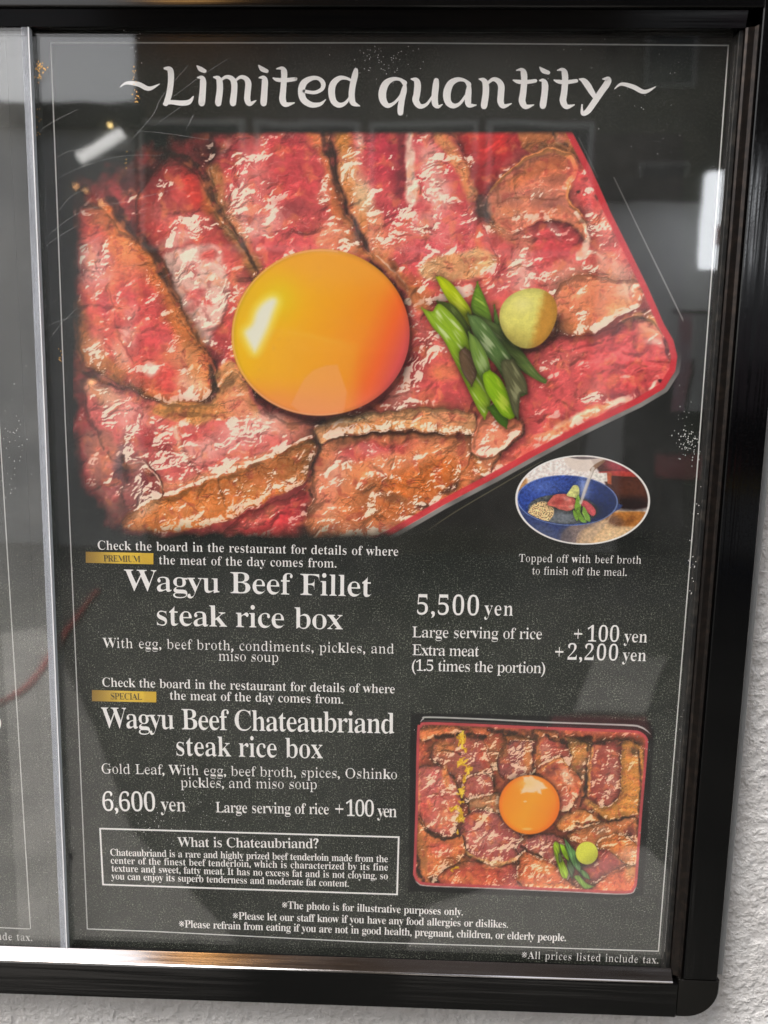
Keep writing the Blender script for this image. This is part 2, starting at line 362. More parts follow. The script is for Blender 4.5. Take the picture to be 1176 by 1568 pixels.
def paint_main():
    c = Canvas(112, 198, 1046, 824, 1.0, 3.2, 1)
    c.C[:] = (196, 62, 68); c.G[:] = .35
    P, B, L = c.poly, c.blob, c.line
    RED=(204,70,70); DR=(150,40,46); PK=(226,120,110); WH=(240,205,198); OR=(222,112,62); BR=(190,98,40); DK=(46,24,24); TAN=(222,160,120); DB=(112,54,28)
    # back pieces at the top right
    P([(690,200),(800,200),(790,225),(770,250),(755,290),(735,300),(715,262),(700,225)],(168,34,42),f=3,g=.25)
    B(770,222,30,14,-20,(216,36,36),.8); B(720,215,20,16,0,(205,40,40),.6); B(718,250,8,16,0,None,g=.9); B(790,215,14,22,30,(130,26,36),.6)
    P([(800,200),(872,200),(880,215),(890,245),(870,240),(840,228),(815,236),(800,225)],(170,92,54),f=3,k=.5,g=.3)
    L([(848,205,2),(856,215,3),(868,222,2)],DK,a=.7); B(858,214,6,8,0,(205,150,110),.8)
    # far left fragments in the dark
    P([(185,258),(200,250),(212,262),(216,285),(208,300),(196,302),(180,280)],(118,40,44),f=6,g=.7)
    P([(288,232),(300,222),(330,222),(345,240),(340,258),(325,262),(300,245)],(104,34,38),f=7,g=.45)
    # slice B
    P([(253,238),(273,245),(294,261),(311,284),(322,305),(330,325),(342,343),(357,356),(375,382),(388,406),(402,440),(400,600),(335,600),(329,568),(306,530),(289,497),(274,459),(260,425),(247,400),(232,378),(214,356),(208,330),(210,305),(220,284),(232,262)],RED,f=3,shadow=.75,sw=12,rim=.42,rw=12,g=.5)
    B(245,285,22,26,0,(120,34,42),.7,g=.62); B(215,320,16,30,0,(150,50,48),.6,g=.6); B(296,290,14,30,-25,(214,52,46),.8,g=.2); B(315,300,5,26,-20,OR,.6); B(255,325,28,20,0,(150,84,84),.55,g=.2); B(318,318,8,14,-20,BR,.6,k=.7)
    P([(250,394),(283,378),(327,377),(345,400),(350,440),(346,476),(330,504),(312,527),(292,494),(275,459),(262,425)],(232,178,172),f=5,g=.97)
    B(290,345,26,16,-15,(222,120,118),.6,g=.9); B(275,365,30,10,-20,WH,.5,g=.95); B(320,392,14,9,-15,RED,.9,g=.1); B(293,412,12,12,20,(216,120,120),.7); B(300,452,16,10,-20,(208,80,86),.85,g=.3); B(318,462,9,5,20,RED,.8); B(296,470,16,5,-30,(210,86,86),.6)
    B(362,410,16,30,-15,(216,84,84),.9,g=.35); B(366,440,12,24,0,(226,120,104),.6); B(330,545,24,36,10,(186,56,66),.9,g=.55); B(358,560,12,30,0,(176,50,58),.7); B(320,520,9,9,0,WH,.7,g=1)
    # slice A
    P([(116,330),(135,318),(161,323),(186,353),(207,366),(222,380),(240,405),(254,432),(268,466),(289,507),(312,535),(329,560),(324,582),(319,606),(296,617),(250,617),(222,606),(200,592),(174,575),(143,563),(124,545),(116,500)],(208,78,70),f=3,shadow=.8,sw=12,rim=.36,rw=10,g=.42)
    L([(160,322,10),(190,365,13),(232,410,14),(255,460,13),(282,510,16),(306,560,18),(310,600,12)],BR,f=9,a=.85,g=.3,k=.8)
    L([(160,330,12),(180,370,16),(200,410,18)],OR,f=10,a=.6,k=.3)
    L([(118,470,10),(128,530,14),(160,560,14),(205,588,13),(260,608,10)],(196,110,54),f=7,a=.9,g=.35,k=.6)
    B(172,450,9,40,5,(222,120,80),.75,g=.2); B(150,330,26,12,25,(150,70,50),.5)
    B(143,405,26,36,-8,(226,150,150),.85,g=.98); B(205,415,22,26,0,(220,110,76),.7,g=.35); B(190,385,20,16,30,(226,128,76),.6)
    B(160,470,10,20,0,(190,60,70),.8); B(210,470,36,42,-10,(202,66,70),.9,g=.5); B(240,470,12,18,0,(188,60,66),.6,g=.7); B(198,515,12,16,0,(232,170,162),.8,g=.98); B(200,478,10,14,20,(226,140,130),.6,g=.9); B(147,535,16,22,-10,(206,138,110),.7,g=.8); B(185,545,10,22,-25,(232,170,150),.7,g=.85)
    B(235,520,30,24,0,(206,66,74),.9,g=.45); B(260,545,18,16,0,(226,110,86),.7); B(230,565,10,10,0,WH,.85,g=1); B(215,585,26,12,15,(200,70,66),.7); B(258,588,20,22,0,(206,62,62),.8,g=.25); B(292,590,22,18,20,(236,176,150),.8,g=.6,k=.2); B(288,555,20,30,-30,(220,150,104),.6,k=.8)
    L([(290,500,1),(200,545,0.5)],DK,a=0); L([(168,445,1),(178,490,1.2),(190,530,1.6),(203,552,1)],(120,40,40),a=.5)
    # slice C
    P([(335,200),(492,200),(500,225),(508,255),(515,290),(527,325),(545,352),(562,388),(600,440),(400,470),(400,440),(391,415),(372,372),(352,345),(336,312),(329,290),(320,262),(330,235)],(203,70,76),f=3,shadow=.85,sw=12,rim=.42,rw=11,g=.6)
    L([(330,262,12),(334,300,14),(350,338,15),(372,372,12),(390,410,10)],(176,112,62),f=7,a=.85,g=.55,k=.6)
    L([(478,205,8),(500,240,8),(505,280,6),(520,330,12),(545,375,18)],(214,112,60),f=8,a=.85,g=.5,k=.5)
    B(360,235,26,18,-30,(150,44,54),.7,g=.7); B(345,225,7,16,35,(216,150,140),.6,g=1); B(375,245,18,12,0,(206,90,92),.5,g=.95); B(440,225,28,18,0,(180,44,56),.8,g=.25); B(385,290,40,30,-20,(212,110,108),.6,g=.85); B(455,270,34,34,0,(186,52,62),.8,g=.3); B(445,320,30,16,10,(132,46,54),.7,g=.15)
    B(375,330,26,30,-30,(232,160,150),.6,g=.95); B(405,345,34,18,-30,(228,150,146),.75,g=.97); B(480,345,22,16,20,(170,60,64),.7,g=.5); B(430,375,50,14,-10,(206,76,84),.7,g=.3); B(510,365,26,26,0,(226,130,96),.8,g=.6); B(496,300,10,16,0,(226,110,80),.6,g=.9)
    # slice D
    P([(515,200),(640,200),(690,200),(700,215),(712,248),(722,285),(735,315),(740,345),(760,420),(640,470),(600,430),(560,388),(545,350),(530,322),(520,285),(512,250),(508,225)],(202,70,78),f=3,shadow=.6,sw=8,rim=.34,rw=10,g=.6)
    L([(522,205,12),(528,240,14),(535,280,16),(555,320,18),(570,355,18),(585,385,14)],(206,130,70),f=8,a=.9,g=.75,k=.5)
    B(525,215,14,14,0,(196,116,46),.8); B(538,255,14,20,-15,(222,170,120),.6,g=.95); B(558,298,14,26,-8,(232,196,160),.8,g=.7,k=.5); B(552,218,8,16,0,(232,186,170),.7,g=.9); B(585,235,22,44,0,(178,42,62),.95,g=.3); B(603,250,7,34,0,(150,30,50),.7,g=.7); B(614,275,10,40,5,(96,28,40),.85,g=.1); B(615,240,6,40,0,(110,28,40),.8,g=.05)
    L([(628,203,5),(628,240,6),(630,280,9),(632,305,10)],(238,204,192),f=4,a=.9,g=.6); B(660,250,16,44,-10,(228,150,146),.8,g=.95); B(640,218,8,10,0,(190,50,66),.8,g=.8); B(672,300,22,26,0,(236,176,172),.8,g=.97); B(680,215,16,10,40,(222,120,70),.8,g=.3,k=.5); L([(668,205,5),(688,230,9),(708,262,9),(722,300,9)],(206,128,80),f=5,a=.9,k=.7,g=.4)
    B(600,330,30,18,20,(190,60,76),.7,g=.75); B(640,330,20,16,0,(206,84,92),.8,g=.9); B(660,345,36,20,-15,(232,160,156),.7,g=.95); B(600,365,40,22,0,(220,110,96),.7,g=.75); B(690,350,26,26,0,(214,90,98),.8,g=.6); B(655,385,30,20,0,(210,84,96),.8,g=.7); B(575,345,12,20,0,(226,140,110),.7,k=.4)
    # slice F, folded brown piece, and the slabs to the right
    P([(745,300),(770,262),(800,242),(830,228),(858,230),(878,245),(960,330),(1000,440),(1000,520),(920,520),(850,560),(760,520),(700,420),(735,345)],(212,84,84),f=3,g=.5)
    P([(780,345),(845,318),(880,322),(902,345),(900,370),(880,392),(850,400),(800,395),(782,375)],(202,62,72),f=7,g=.25); B(848,350,16,6,60,WH,.4,g=.9)
    P([(748,297),(770,271),(791,253),(819,236),(843,229),(871,236),(884,245),(883,266),(874,285),(869,297),(874,312),(889,328),(901,349),(897,366),(880,350),(858,338),(826,338),(806,350),(780,356),(758,346),(744,325)],(196,106,84),f=2.5,shadow=.7,sw=10,g=.32,k=.25)
    B(843,254,30,15,-12,(158,74,44),.75,k=.1,g=.3); B(800,272,26,10,-32,(206,104,60),.7,k=.2); B(856,275,16,16,0,(150,74,58),.6); B(806,300,44,9,-8,(176,110,96),.6,k=.4,g=.5); B(845,312,24,10,0,(140,78,76),.6,g=.2); B(780,325,30,9,8,(206,128,100),.65,k=.4,g=.5); L([(760,312,1.2),(800,302,1.6),(850,306,1.4),(866,300,1)],(96,44,36),f=2,a=.55); L([(765,336,1),(800,328,1.4),(840,330,1)],(110,50,42),f=2,a=.5)
    L([(748,298,1.6),(770,271,2.2),(791,253,2.6),(819,236,3.2),(843,230,4),(868,237,4.5),(880,250,4.5),(878,268,4),(871,288,3),(868,300,2.2),(876,314,1.8),(890,330,1.6)],(238,146,84),f=1.8,a=.85,g=.35,k=0)
    B(740,322,10,18,-20,(70,56,56),.8); L([(735,300,4),(742,325,5),(752,342,4)],(66,44,44),f=4,a=.8)
    L([(755,348,8),(780,360,12),(800,375,14)],(196,120,84),f=7,a=.7,k=.8); B(800,360,20,20,0,(172,84,80),.6,g=.5,k=.5)
    B(900,290,16,40,-30,(214,66,72),.9,g=.55); B(925,345,20,26,-30,(226,120,112),.8,g=.85); L([(880,325,3),(893,342,3),(899,356,2.5)],(242,214,200),f=1.5,a=.9)
    L([(902,360,2),(895,378,5),(890,392,6),(905,385,3),(925,398,1.5)],(240,200,180),f=2.5,a=.8,g=.9)
    B(885,293,3,3,0,DK,.9); B(914,302,3,5,-20,DK,.8)
    B(770,390,26,26,0,(190,76,80),.6,g=.4); B(800,415,20,30,10,(234,170,164),.8,g=.95); B(830,405,20,16,0,(206,72,84),.7,g=.7); B(780,430,14,10,0,(200,80,92),.7,g=.7)
    B(870,430,34,26,10,(230,150,134),.8,g=.85); B(930,410,22,22,-30,(236,166,140),.7,g=.6); B(905,440,36,26,-15,(228,126,98),.8,g=.6); B(950,425,18,20,-20,(232,170,150),.7,g=.4); L([(930,440,1.5),(950,432,2),(962,442,3)],(70,30,30),a=.8)
    P([(855,440),(900,420),(950,430),(975,428),(984,450),(975,470),(945,485),(915,505),(880,512),(850,500)],(230,128,96),f=5,shadow=.45,sw=7,g=.62,k=.25)
    B(945,470,24,10,-25,(232,160,110),.6,g=.3,k=.3); B(890,490,36,14,-10,(222,120,84),.7,g=.5,k=.4); B(960,445,14,12,0,(240,190,170),.8,g=.4); B(870,500,20,8,0,(190,110,60),.5)
    # right corner slab H
    P([(770,560),(840,515),(905,515),(960,490),(985,485),(1005,495),(1018,530),(1030,570),(1015,590),(960,615),(860,668),(740,735),(700,740),(700,660)],(212,76,82),f=4,shadow=.6,sw=8,rim=.15,g=.3)
    B(995,505,18,16,20,(234,164,130),.8,g=.45); L([(958,492,3),(985,482,6),(1003,492,6)],(206,140,84),f=4,a=.8); B(1000,525,14,5,0,(240,190,180),.7,g=.8); B(960,545,44,22,10,(216,76,86),.8,g=.12)
    L([(940,512,3),(960,497,6),(985,486,3)],(70,30,36),f=5,a=.7); L([(985,470,5),(990,480,7),(984,492,3)],(90,34,40),f=5,a=.6)
    L([(850,542,1.2),(880,533,1.5),(918,526,1.2)],(110,34,44),f=1.4,a=.85); L([(820,560,5),(850,545,5),(900,528,3)],(190,50,60),f=6,a=.5)
    B(865,550,34,16,-20,(214,110,106),.5,g=.75); B(905,600,22,16,-35,(226,120,110),.6,g=.95); B(830,590,36,24,-20,(186,64,72),.7,g=.5); B(885,580,30,26,0,(190,70,78),.5,g=.25); B(975,590,40,12,-8,(176,50,60),.7,g=.1); L([(905,610,3),(950,606,6),(990,600,4)],(110,44,56),f=7,a=.75)
    B(1020,530,4,14,-10,(80,26,36),.9,soft=.6); B(1012,582,4,3,-20,(60,20,28),.95,soft=.5); B(1000,590,10,3,-50,(246,210,200),.8); B(760,600,30,30,0,(186,60,72),.7,g=.6); B(800,640,22,20,0,(200,60,66),.7,g=.4)
    L([(735,735,7),(800,690,9),(860,655,8),(905,630,6),(950,612,4)],(226,140,98),f=4,a=.85,g=.5); L([(850,655,3),(885,634,3),(915,626,2)],(246,214,190),f=2.5,a=.8); B(860,640,18,8,-30,(120,36,44),.7); B(815,690,26,16,-30,(206,62,62),.8,g=.3); B(770,690,24,20,-20,(206,60,66),.8,g=.2); B(745,720,20,10,-30,(190,70,50),.7)
    # middle, right of the egg
    P([(560,385),(640,440),(700,440),(740,500),(740,560),(720,640),(560,650),(490,650),(600,600),(628,540),(630,480),(610,430)],(206,80,80),f=6,g=.6)
    B(640,560,22,46,25,(176,60,66),.9,g=.9); B(615,605,26,18,-35,(206,120,110),.7,g=.92); B(662,530,16,24,10,(214,96,92),.8,g=.85); B(690,600,36,20,0,(186,64,70),.8,g=.25); B(680,570,24,14,0,(228,120,80),.7,g=.2); B(655,630,30,14,-10,(230,124,84),.7,g=.3)
    L([(560,388,5),(590,405,8),(615,428,9),(632,452,8),(650,470,8)],(206,120,70),f=4,a=.9,k=.3,g=.3); L([(575,392,1),(600,412,1.5),(618,432,1.6),(622,448,1.2)],(240,200,180),f=1.2,a=.8); L([(598,400,3),(620,440,4),(640,452,4),(660,466,6)],(86,36,24),f=4,a=.75); B(637,442,14,26,-40,(196,104,56),.6)
    P([(640,412),(665,392),(700,388),(735,380),(760,395),(740,420),(700,430),(665,432)],(208,150,108),f=5,g=.45,k=1.0); B(700,405,30,14,0,(216,140,96),.6,k=.9); B(720,440,24,12,-15,(212,110,100),.6,g=.5); B(765,430,14,26,10,(176,70,84),.5)
    B(626,461,6,4.5,15,(238,206,190),1,soft=.25)
    # lower left slab I
    P([(128,600),(150,575),(190,590),(240,615),(300,622),(330,600),(350,570),(372,575),(420,640),(500,650),(492,680),(470,700),(400,712),(350,735),(270,775),(240,760),(200,720),(160,690)],(208,92,92),f=3,shadow=.7,sw=8,rim=.15,g=.75)
    P([(328,575),(345,556),(366,560),(380,600),(400,640),(350,640),(300,650),(250,640),(232,628),(260,616),(310,618),(332,604)],(206,132,80),f=4,k=.6,g=.3); L([(322,560,3),(324,580,6),(332,598,5)],(50,26,20),f=3,a=.95); L([(190,582,2),(225,604,2),(250,616,2),(300,618,1.5),(330,608,2)],(90,46,28),f=2.5,a=.8)
    B(285,628,50,12,2,(200,122,56),.8,k=.7,g=.2); B(365,620,20,24,-20,(232,130,110),.7,g=.3); B(160,605,34,14,25,(198,150,120),.8,k=.6,g=.9); B(200,640,36,22,35,(222,140,136),.8,g=.98); B(245,690,40,14,40,(166,52,60),.8,g=.85); B(225,665,28,8,40,(176,56,62),.6,g=.8); B(215,690,14,40,35,(150,42,50),.6)
    B(265,650,16,10,30,(196,80,70),.7,g=.4); B(300,668,22,12,-10,(206,76,78),.7,g=.8); B(310,690,44,16,-15,(228,160,156),.75,g=.97); B(370,670,36,26,-20,(228,140,142),.8,g=.92); B(420,650,36,16,15,(238,180,170),.8,g=.8); B(400,690,34,16,-25,(226,110,104),.6,g=.5); L([(268,655,3),(275,680,4),(292,705,3),(303,722,2)],(236,190,170),f=2.5,a=.7); L([(278,680,2),(292,706,2.5),(304,726,2)],(130,44,50),f=3,a=.7)
    B(450,655,30,14,10,(232,130,110),.7,g=.4)
    # bottom left pieces
    P([(128,665),(160,660),(185,690),(200,740),(190,790),(165,800),(150,760),(132,720)],(150,84,78),f=7,g=.35); B(160,690,18,22,0,(196,110,90),.7); B(175,740,14,24,0,(170,78,84),.8,g=.7); B(187,700,10,30,10,(84,66,80),.7)
    P([(193,708),(215,706),(240,728),(250,752),(235,775),(205,790),(190,770)],(140,66,66),f=3,shadow=.5,g=.95); L([(196,710,.8),(216,709,1),(236,726,1.1),(252,750,1)],(236,200,184),f=1.2,a=.85); L([(212,740,2),(216,760,2.4),(208,776,2)],(240,196,190),f=3,a=.6); B(228,745,6,24,-30,(110,34,44),.7)
    # brown crusted rim under slab I
    P([(185,800),(215,775),(255,758),(290,745),(340,728),(400,705),(455,678),(486,668),(494,690),(478,720),(455,745),(400,770),(340,800),(260,815),(200,812)],(198,104,44),f=4,shadow=.35,g=.45,k=1.0)
    L([(255,745,4),(300,735,7),(350,718,8),(410,700,7)],(232,150,104),f=6,a=.7,k=.5,g=.6); B(420,720,50,22,-20,(150,78,36),.7,k=.9); B(370,740,60,14,-15,(176,90,44),.5,g=.7); B(465,700,22,30,20,(146,80,34),.7,k=1); B(280,785,60,14,-8,(206,120,70),.6,k=.6,g=.5); B(225,780,26,8,-35,(226,170,140),.6,g=.8)
    L([(330,728,1.2),(336,745,1.5),(345,775,1.2)],(90,44,24),a=.6); L([(358,735,4),(400,752,4),(450,730,4)],(226,150,90),f=4,a=.5,g=.9); L([(265,760,.8),(290,772,1),(310,790,1)],(110,54,28),a=.6)
    # red strip at the bottom
    P([(345,812),(370,790),(420,770),(455,758),(470,745),(480,760),(474,790),(470,826),(345,826)],(204,56,62),f=4,shadow=.4,g=.35); L([(350,810,2),(380,790,2),(410,772,2)],(96,34,24),f=3,a=.5); B(400,792,40,8,-25,(224,110,100),.6,g=.9); B(440,790,24,14,-20,(200,44,56),.7)
    # gap and slab J
    P([(484,690),(495,668),(540,668),(600,662),(660,664),(705,668),(740,660),(760,640),(790,660),(760,700),(745,735),(720,752),(640,800),(560,826),(480,826),(470,790),(482,760),(476,735)],(206,112,76),f=4,shadow=.75,sw=12,rim=.2,g=.5,k=.5)
    B(520,720,20,34,30,(234,160,140),.7,g=.9,k=.2); B(495,755,18,30,0,(232,130,104),.8,g=.7); B(560,690,40,14,-10,(200,60,72),.85,g=.85,k=0); B(620,685,34,10,-10,(206,70,76),.7,g=.6,k=0); B(580,715,46,16,-15,(232,136,92),.7,g=.6,k=.4); B(660,690,34,20,0,(224,128,84),.8,k=.7,g=.6)
    B(630,745,60,26,-12,(196,92,30),.85,k=1); B(680,730,34,30,0,(190,88,28),.8,k=1); B(590,780,60,20,-10,(180,84,28),.7,k=1,g=.6); B(540,745,20,40,20,(218,120,70),.5,k=.7); B(560,755,40,14,-30,(140,70,30),.5,k=.8); B(600,762,30,8,20,(80,46,34),.6); B(500,800,16,20,0,(236,150,110),.7,g=.9); B(655,785,26,12,-30,(176,96,44),.6,k=1,g=.8)
    B(730,700,10,30,20,(150,70,36),.7,k=.8); L([(728,690,4),(735,710,5),(742,725,4)],(210,130,70),f=3,a=.7,g=.7)
    L([(722,668,3),(724,690,1.5),(715,710,1.2),(704,735,1.5)],(70,34,20),f=2,a=.8)
    B(690,748,20,6,-30,DK,.8); B(650,775,14,5,-28,DK,.75); B(735,735,16,5,-28,DK,.7)
    # crackled band K
    P([(484,655),(530,636),(580,632),(640,625),(700,628),(728,640),(724,664),(690,664),(620,658),(560,664),(510,672),(490,680)],(214,144,98),f=3,shadow=.6,sw=6,g=.55,k=1.0)
    B(540,640,30,8,-8,(232,190,140),.6,g=.9); B(580,652,40,7,-4,(186,116,56),.6); B(690,640,26,10,5,(232,140,104),.7,k=.8); L([(486,652,1),(530,646,1),(560,638,1)],(246,220,190),f=1.2,a=.6); L([(500,668,2),(560,666,2),(640,663,2),(700,668,1.5)],(70,30,24),f=2.5,a=.8)
    P([(722,690),(728,660),(735,640),(752,625),(780,640),(800,650),(790,672),(765,690),(745,700)],(232,128,100),f=4,shadow=.5,g=.6,k=.25)
    # dark gaps between the slices
    for pts in ([(262,236,3),(290,244,7),(312,268,8),(322,290,8),(331,315,7),(345,338,4),(360,355,3),(376,382,4),(394,420,2)],
                [(492,200,6),(502,225,10),(512,255,7),(520,285,5),(532,318,5),(545,345,4),(558,372,6),(562,386,3)],
                [(482,660,4),(487,690,7),(480,715,5),(472,735,4),(478,760,2)],
                [(170,305,10),(185,330,12),(200,352,6),(222,374,4),(238,395,7),(252,430,6),(266,452,2)],
                [(188,700,5),(196,735,4)], [(128,570,4),(160,585,4),(195,596,2)],
                [(872,205,4),(884,225,4)]):
        L([(x, y, r*.72) for x, y, r in pts], (50,24,22), f=3.2, a=.85, g=0, k=0)
    c.finish_meat(3)
    c.C = c.C*[1.0, .95, .90]+[12, 20, 18]
    # egg yolk
    w = c.win([(350,375),(632,650)], 20); X, Y = c.X[w], c.Y[w]
    ex, ey, rx, ry = 491, 510, 135, 129
    dx, dy = (X-ex)/rx, (Y-ey)/ry; th = np.arctan2(dy, dx); r = np.hypot(dx, dy)*(1-.012*np.cos(2*th+.6)-.008*np.sin(3*th))
    c.C[w] *= (1-.6*np.exp(-np.maximum(np.hypot(dx-.03, dy-.05)-1, 0)*16)*(dx+dy > -.3))[..., None]
    m = ss(1.006, .992, r)
    stops = [(-1.1, (226,176,20)), (-.75, (236,182,14)), (-.35, (238,172,20)), (.1, (240,156,28)), (.45, (243,140,34)), (.72, (240,104,44)), (.95, (216,84,80)), (1.2, (196,76,84))]
    t = dx*.93+dy*.36
    egg = np.stack([np.interp(t, [q[0] for q in stops], [q[1][i] for q in stops]) for i in range(3)], -1)
    def over(col, al):
        nonlocal egg
        egg = egg*(1-al[..., None])+np.array(col, float)*al[..., None]
    over((238,160,52), .7*ss(-.35, -.85, dy)*ss(-1, -.4, dx))
    over((238,124,100), .75*ss(.5, .95, dy-.1*dx+.02*pnoise(X/20, Y/20, 5)))
    over((222,204,12), .55*np.exp(-(((dx+.46)/.2)**2+((dy+.42)/.26)**2)))
    over((242,168,48), .35*ss(.04, .1, dy-.12*dx-.03*pnoise(X/12, Y/6, 8))*ss(-.9, -.55, dx)*ss(.5, .3, dx))
    over((240,176,60), .6*np.exp(-((dy-.06-.08*np.sin(dx*3))/.035)**2)*ss(-.7, -.5, dx)*ss(.35, 0, dx)*(.6+.6*pnoise(X/5, Y/3, 9)))
    # window shaped highlight
    P2 = np.array([(424,462),(418,480),(411,500),(402,520),(392,538),(387,536),(379,522),(375,508),(386,496),(393,476),(405,462),(418,456)], float)
    d = c.sdf(crom(P2, 4, True), w, True)
    over((240,226,120), .7*ss(-16, 2, d)); over((228,226,206), ss(-5, 7, d))
    egg *= (1-.10*ss(.93, 1.0, r))[..., None]; over((246,176,140), .6*np.exp(-((r-.985)/.01)**2)*(dx < .2))
    # pale patch low on the yolk
    d = c.sdf(np.array([(465,580),(480,566),(500,559),(517,558),(523,575),(532,600),(526,636),(500,644),(470,640),(445,620)], float), w, True)
    over((244,160,110), .5*ss(-1.5, 2.5, d))
    c.C[w] = c.C[w]*(1-m[..., None])+egg*m[..., None]
    # spring onion pieces
    def leaf(pts, col, hi, dark=(50,80,20), a=1):
        pts = tips(pts)
        Pp = crom(pts, 5, True); ww = c.win(Pp, 18); d = c.sdf(Pp, ww, True)+.9
        c.C[ww] *= (1-.4*np.exp(-np.maximum(-d, 0)/5)*(d < 1))[..., None]
        mm = ss(-1, 1, d)*a; q = np.array(pts, float); ax = q[len(q)//2]-q[0]; ax /= np.hypot(*ax)
        XX, YY = c.X[ww], c.Y[ww]; v = (XX-q[0][0])*-ax[1]+(YY-q[0][1])*ax[0]; u = (XX-q[0][0])*ax[0]+(YY-q[0][1])*ax[1]
        st = .5+.5*pnoise(v/1.6, u/26, 4)+.3*pnoise(v/5, u/40, 14)
        q_ = np.clip(st*.5+.42, 0, 1)[..., None]; col3 = np.array(dark)*(1-q_)+np.array(col)*q_*1.06
        hl = ss(.35, .95, pnoise(v/4+2, u/34, 23)+.35)*ss(2, 6, d); col3 = col3*(1-hl[..., None]*.75)+np.array(hi)*hl[..., None]*.75
        col3 *= (.84+.16*ss(0, 5, d))[..., None]
        c.C[ww] = c.C[ww]*(1-mm[..., None])+col3*mm[..., None]
    leaf([(758,515),(757,470),(766,500),(775,530),(760,530)],(110,150,60),(150,180,90))
    leaf([(722,470),(731,434),(742,458),(752,490),(748,510),(735,500)],(120,160,40),(170,190,80))
    leaf([(669,426),(674,424),(690,434),(707,455),(720,475),(722,492),(718,504),(700,480),(682,452)],(190,200,20),(214,222,70),(120,150,10))
    leaf([(670,462),(690,466),(706,482),(722,510),(732,545),(716,530),(695,500),(676,478)],(90,112,36),(140,160,90),(50,60,24))
    leaf([(647,473),(662,478),(672,466),(690,480),(710,505),(724,540),(735,570),(745,595),(750,618),(742,640),(732,625),(715,590),(698,555),(680,520),(663,500)],(150,180,40),(214,222,170),(100,140,30))
    leaf([(704,540),(712,533),(724,545),(729,572),(722,590),(712,575),(706,560)],(96,62,60),(150,110,110),(60,40,44),.85)
    leaf([(718,482),(745,490),(775,508),(800,540),(822,570),(836,582),(832,586),(800,568),(770,545),(740,520)],(100,122,56),(150,160,100),(62,84,44))
    leaf([(717,484),(730,485),(748,500),(770,530),(790,560),(803,585),(806,602),(795,606),(778,590),(760,560),(742,540),(725,510)],(96,124,64),(196,208,160),(60,90,44))
    leaf([(718,510),(730,520),(745,545),(752,580),(745,590),(732,570),(722,540)],(120,150,60),(160,180,120),(80,110,50))
    leaf([(748,625),(760,620),(776,640),(775,655),(762,645)],(70,110,30),(130,160,70))
    leaf([(740,575),(750,568),(765,580),(778,605),(788,635),(780,641),(768,634),(755,615),(745,598)],(140,180,24),(200,214,80),(96,140,16))
    leaf([(768,556),(785,552),(803,580),(806,600),(796,605),(793,640),(786,630),(778,600)],(92,92,62),(150,150,110),(60,60,40))
    # wasabi ball
    w = c.win([(760,436),(860,540)], 16); X, Y = c.X[w], c.Y[w]; dx, dy = (X-809)/45, (Y-486)/45; th = np.arctan2(dy, dx)
    r = np.hypot(dx, dy)*(1+.05*np.cos(2*th-1.1)+.04*np.sin(3*th+.4)); m = ss(1.02, .97, r)
    c.C[w] *= (1-.6*np.exp(-np.maximum(np.hypot(dx-.05, dy-.15)-1, 0)*5)*ss(-.2, .4, dy+.2*dx))[..., None]
    lit = ss(.35, -.05, dx-.18+.25*dy+.06*pnoise(X/7, Y/7, 3)); n = pnoise(X/2.2, Y/2.2, 7)*.06+pnoise(X/9, Y/9, 17)*.05
    wc = np.array([196,140,54])*(1-lit[..., None])+np.array([222,214,112])*lit[..., None]
    low = ss(.2, .85, dy-.2*dx)*ss(.3, -.2, dx-.1); wc = wc*(1-low[..., None]*.5)+np.array([150,130,60])*low[..., None]*.5
    wc = wc*(1+n[..., None]-.12*ss(.75, 1, r)[..., None]); hl = np.exp(-(((dx+.2)/.4)**2+((dy+.45)/.3)**2)); wc = wc+(np.array([240,232,160])-wc)*(.5*hl)[..., None]
    c.C[w] = c.C[w]*(1-m[..., None])+wc*m[..., None]
    # lacquer rim of the box and its outer side
    X, Y = c.X, c.Y
    edge = np.array([(850,150),(877,204),(905,258),(935,325),(965,385),(992,440),(1017,497),(1031,521),(1037,546),(1034,568),(1017,595),(980,617),(893,659),(817,699),(760,731),(680,773),(602,818),(560,840)], float)
    big = np.vstack([edge, [(560,900),(0,900),(0,150)]])
    w = (slice(None), slice(None)); d = c.sdf(big, w, True)
    rimm = ss(-1, 1, d)*ss(11, 8, d)
    rc = np.array([206,58,66])*(1+.06*pnoise(X/30, Y/30, 3))[..., None]; c.C = c.C*(1-.93*rimm[..., None])+rc*.93*rimm[..., None]
    lowr = ss(640, 560, X-Y*.0)*0
    out = ss(1, -1, d)[..., None]; side = ss(-7.5, -5.5, d)*ss(520, 600, Y)+ss(-1.6, -.6, d)*(1-ss(520, 600, Y))*.0
    bg = np.array([34, 35, 34])+4*pnoise(X/25, Y/25, 2)[..., None]
    sc = bg*(1-side[..., None])+np.array([150, 146, 142])*side[..., None]*(.85+.2*pnoise(X/40, Y/40, 6)[..., None])
    c.C = c.C*(1-out)+sc*out
    L([(886,211,.5),(900,240,.5),(915,272,.4)],(150,146,140),f=.8,a=.5,raw=True); L([(940,272,.4),(977,349,.8),(1014,425,1.0),(1052,503,.8)],(205,200,196),f=.8,a=.6,raw=True)
    L([(655,812,.5),(700,782,.7),(780,735,.7),(830,706,.4)],(150,140,104),f=.8,a=.5,raw=True)
    return c, d
def fade_main(c):
    # the printed picture runs out into the dark ground on the left, top and bottom
    X, Y = c.X, c.Y; n = fbm(X/34, Y/34, 3, 40)*16
    m = ss(114, 150, X+n*.7+8)*ss(200, 209, Y)*ss(824, 796, Y+n*.4)
    m = m*ss(-52, 40, (Y-262)+(X-250)*.50+n*1.6)
    m = m*ss(-16, 34, (X-146)+(760-Y)*.75+n)
    return m
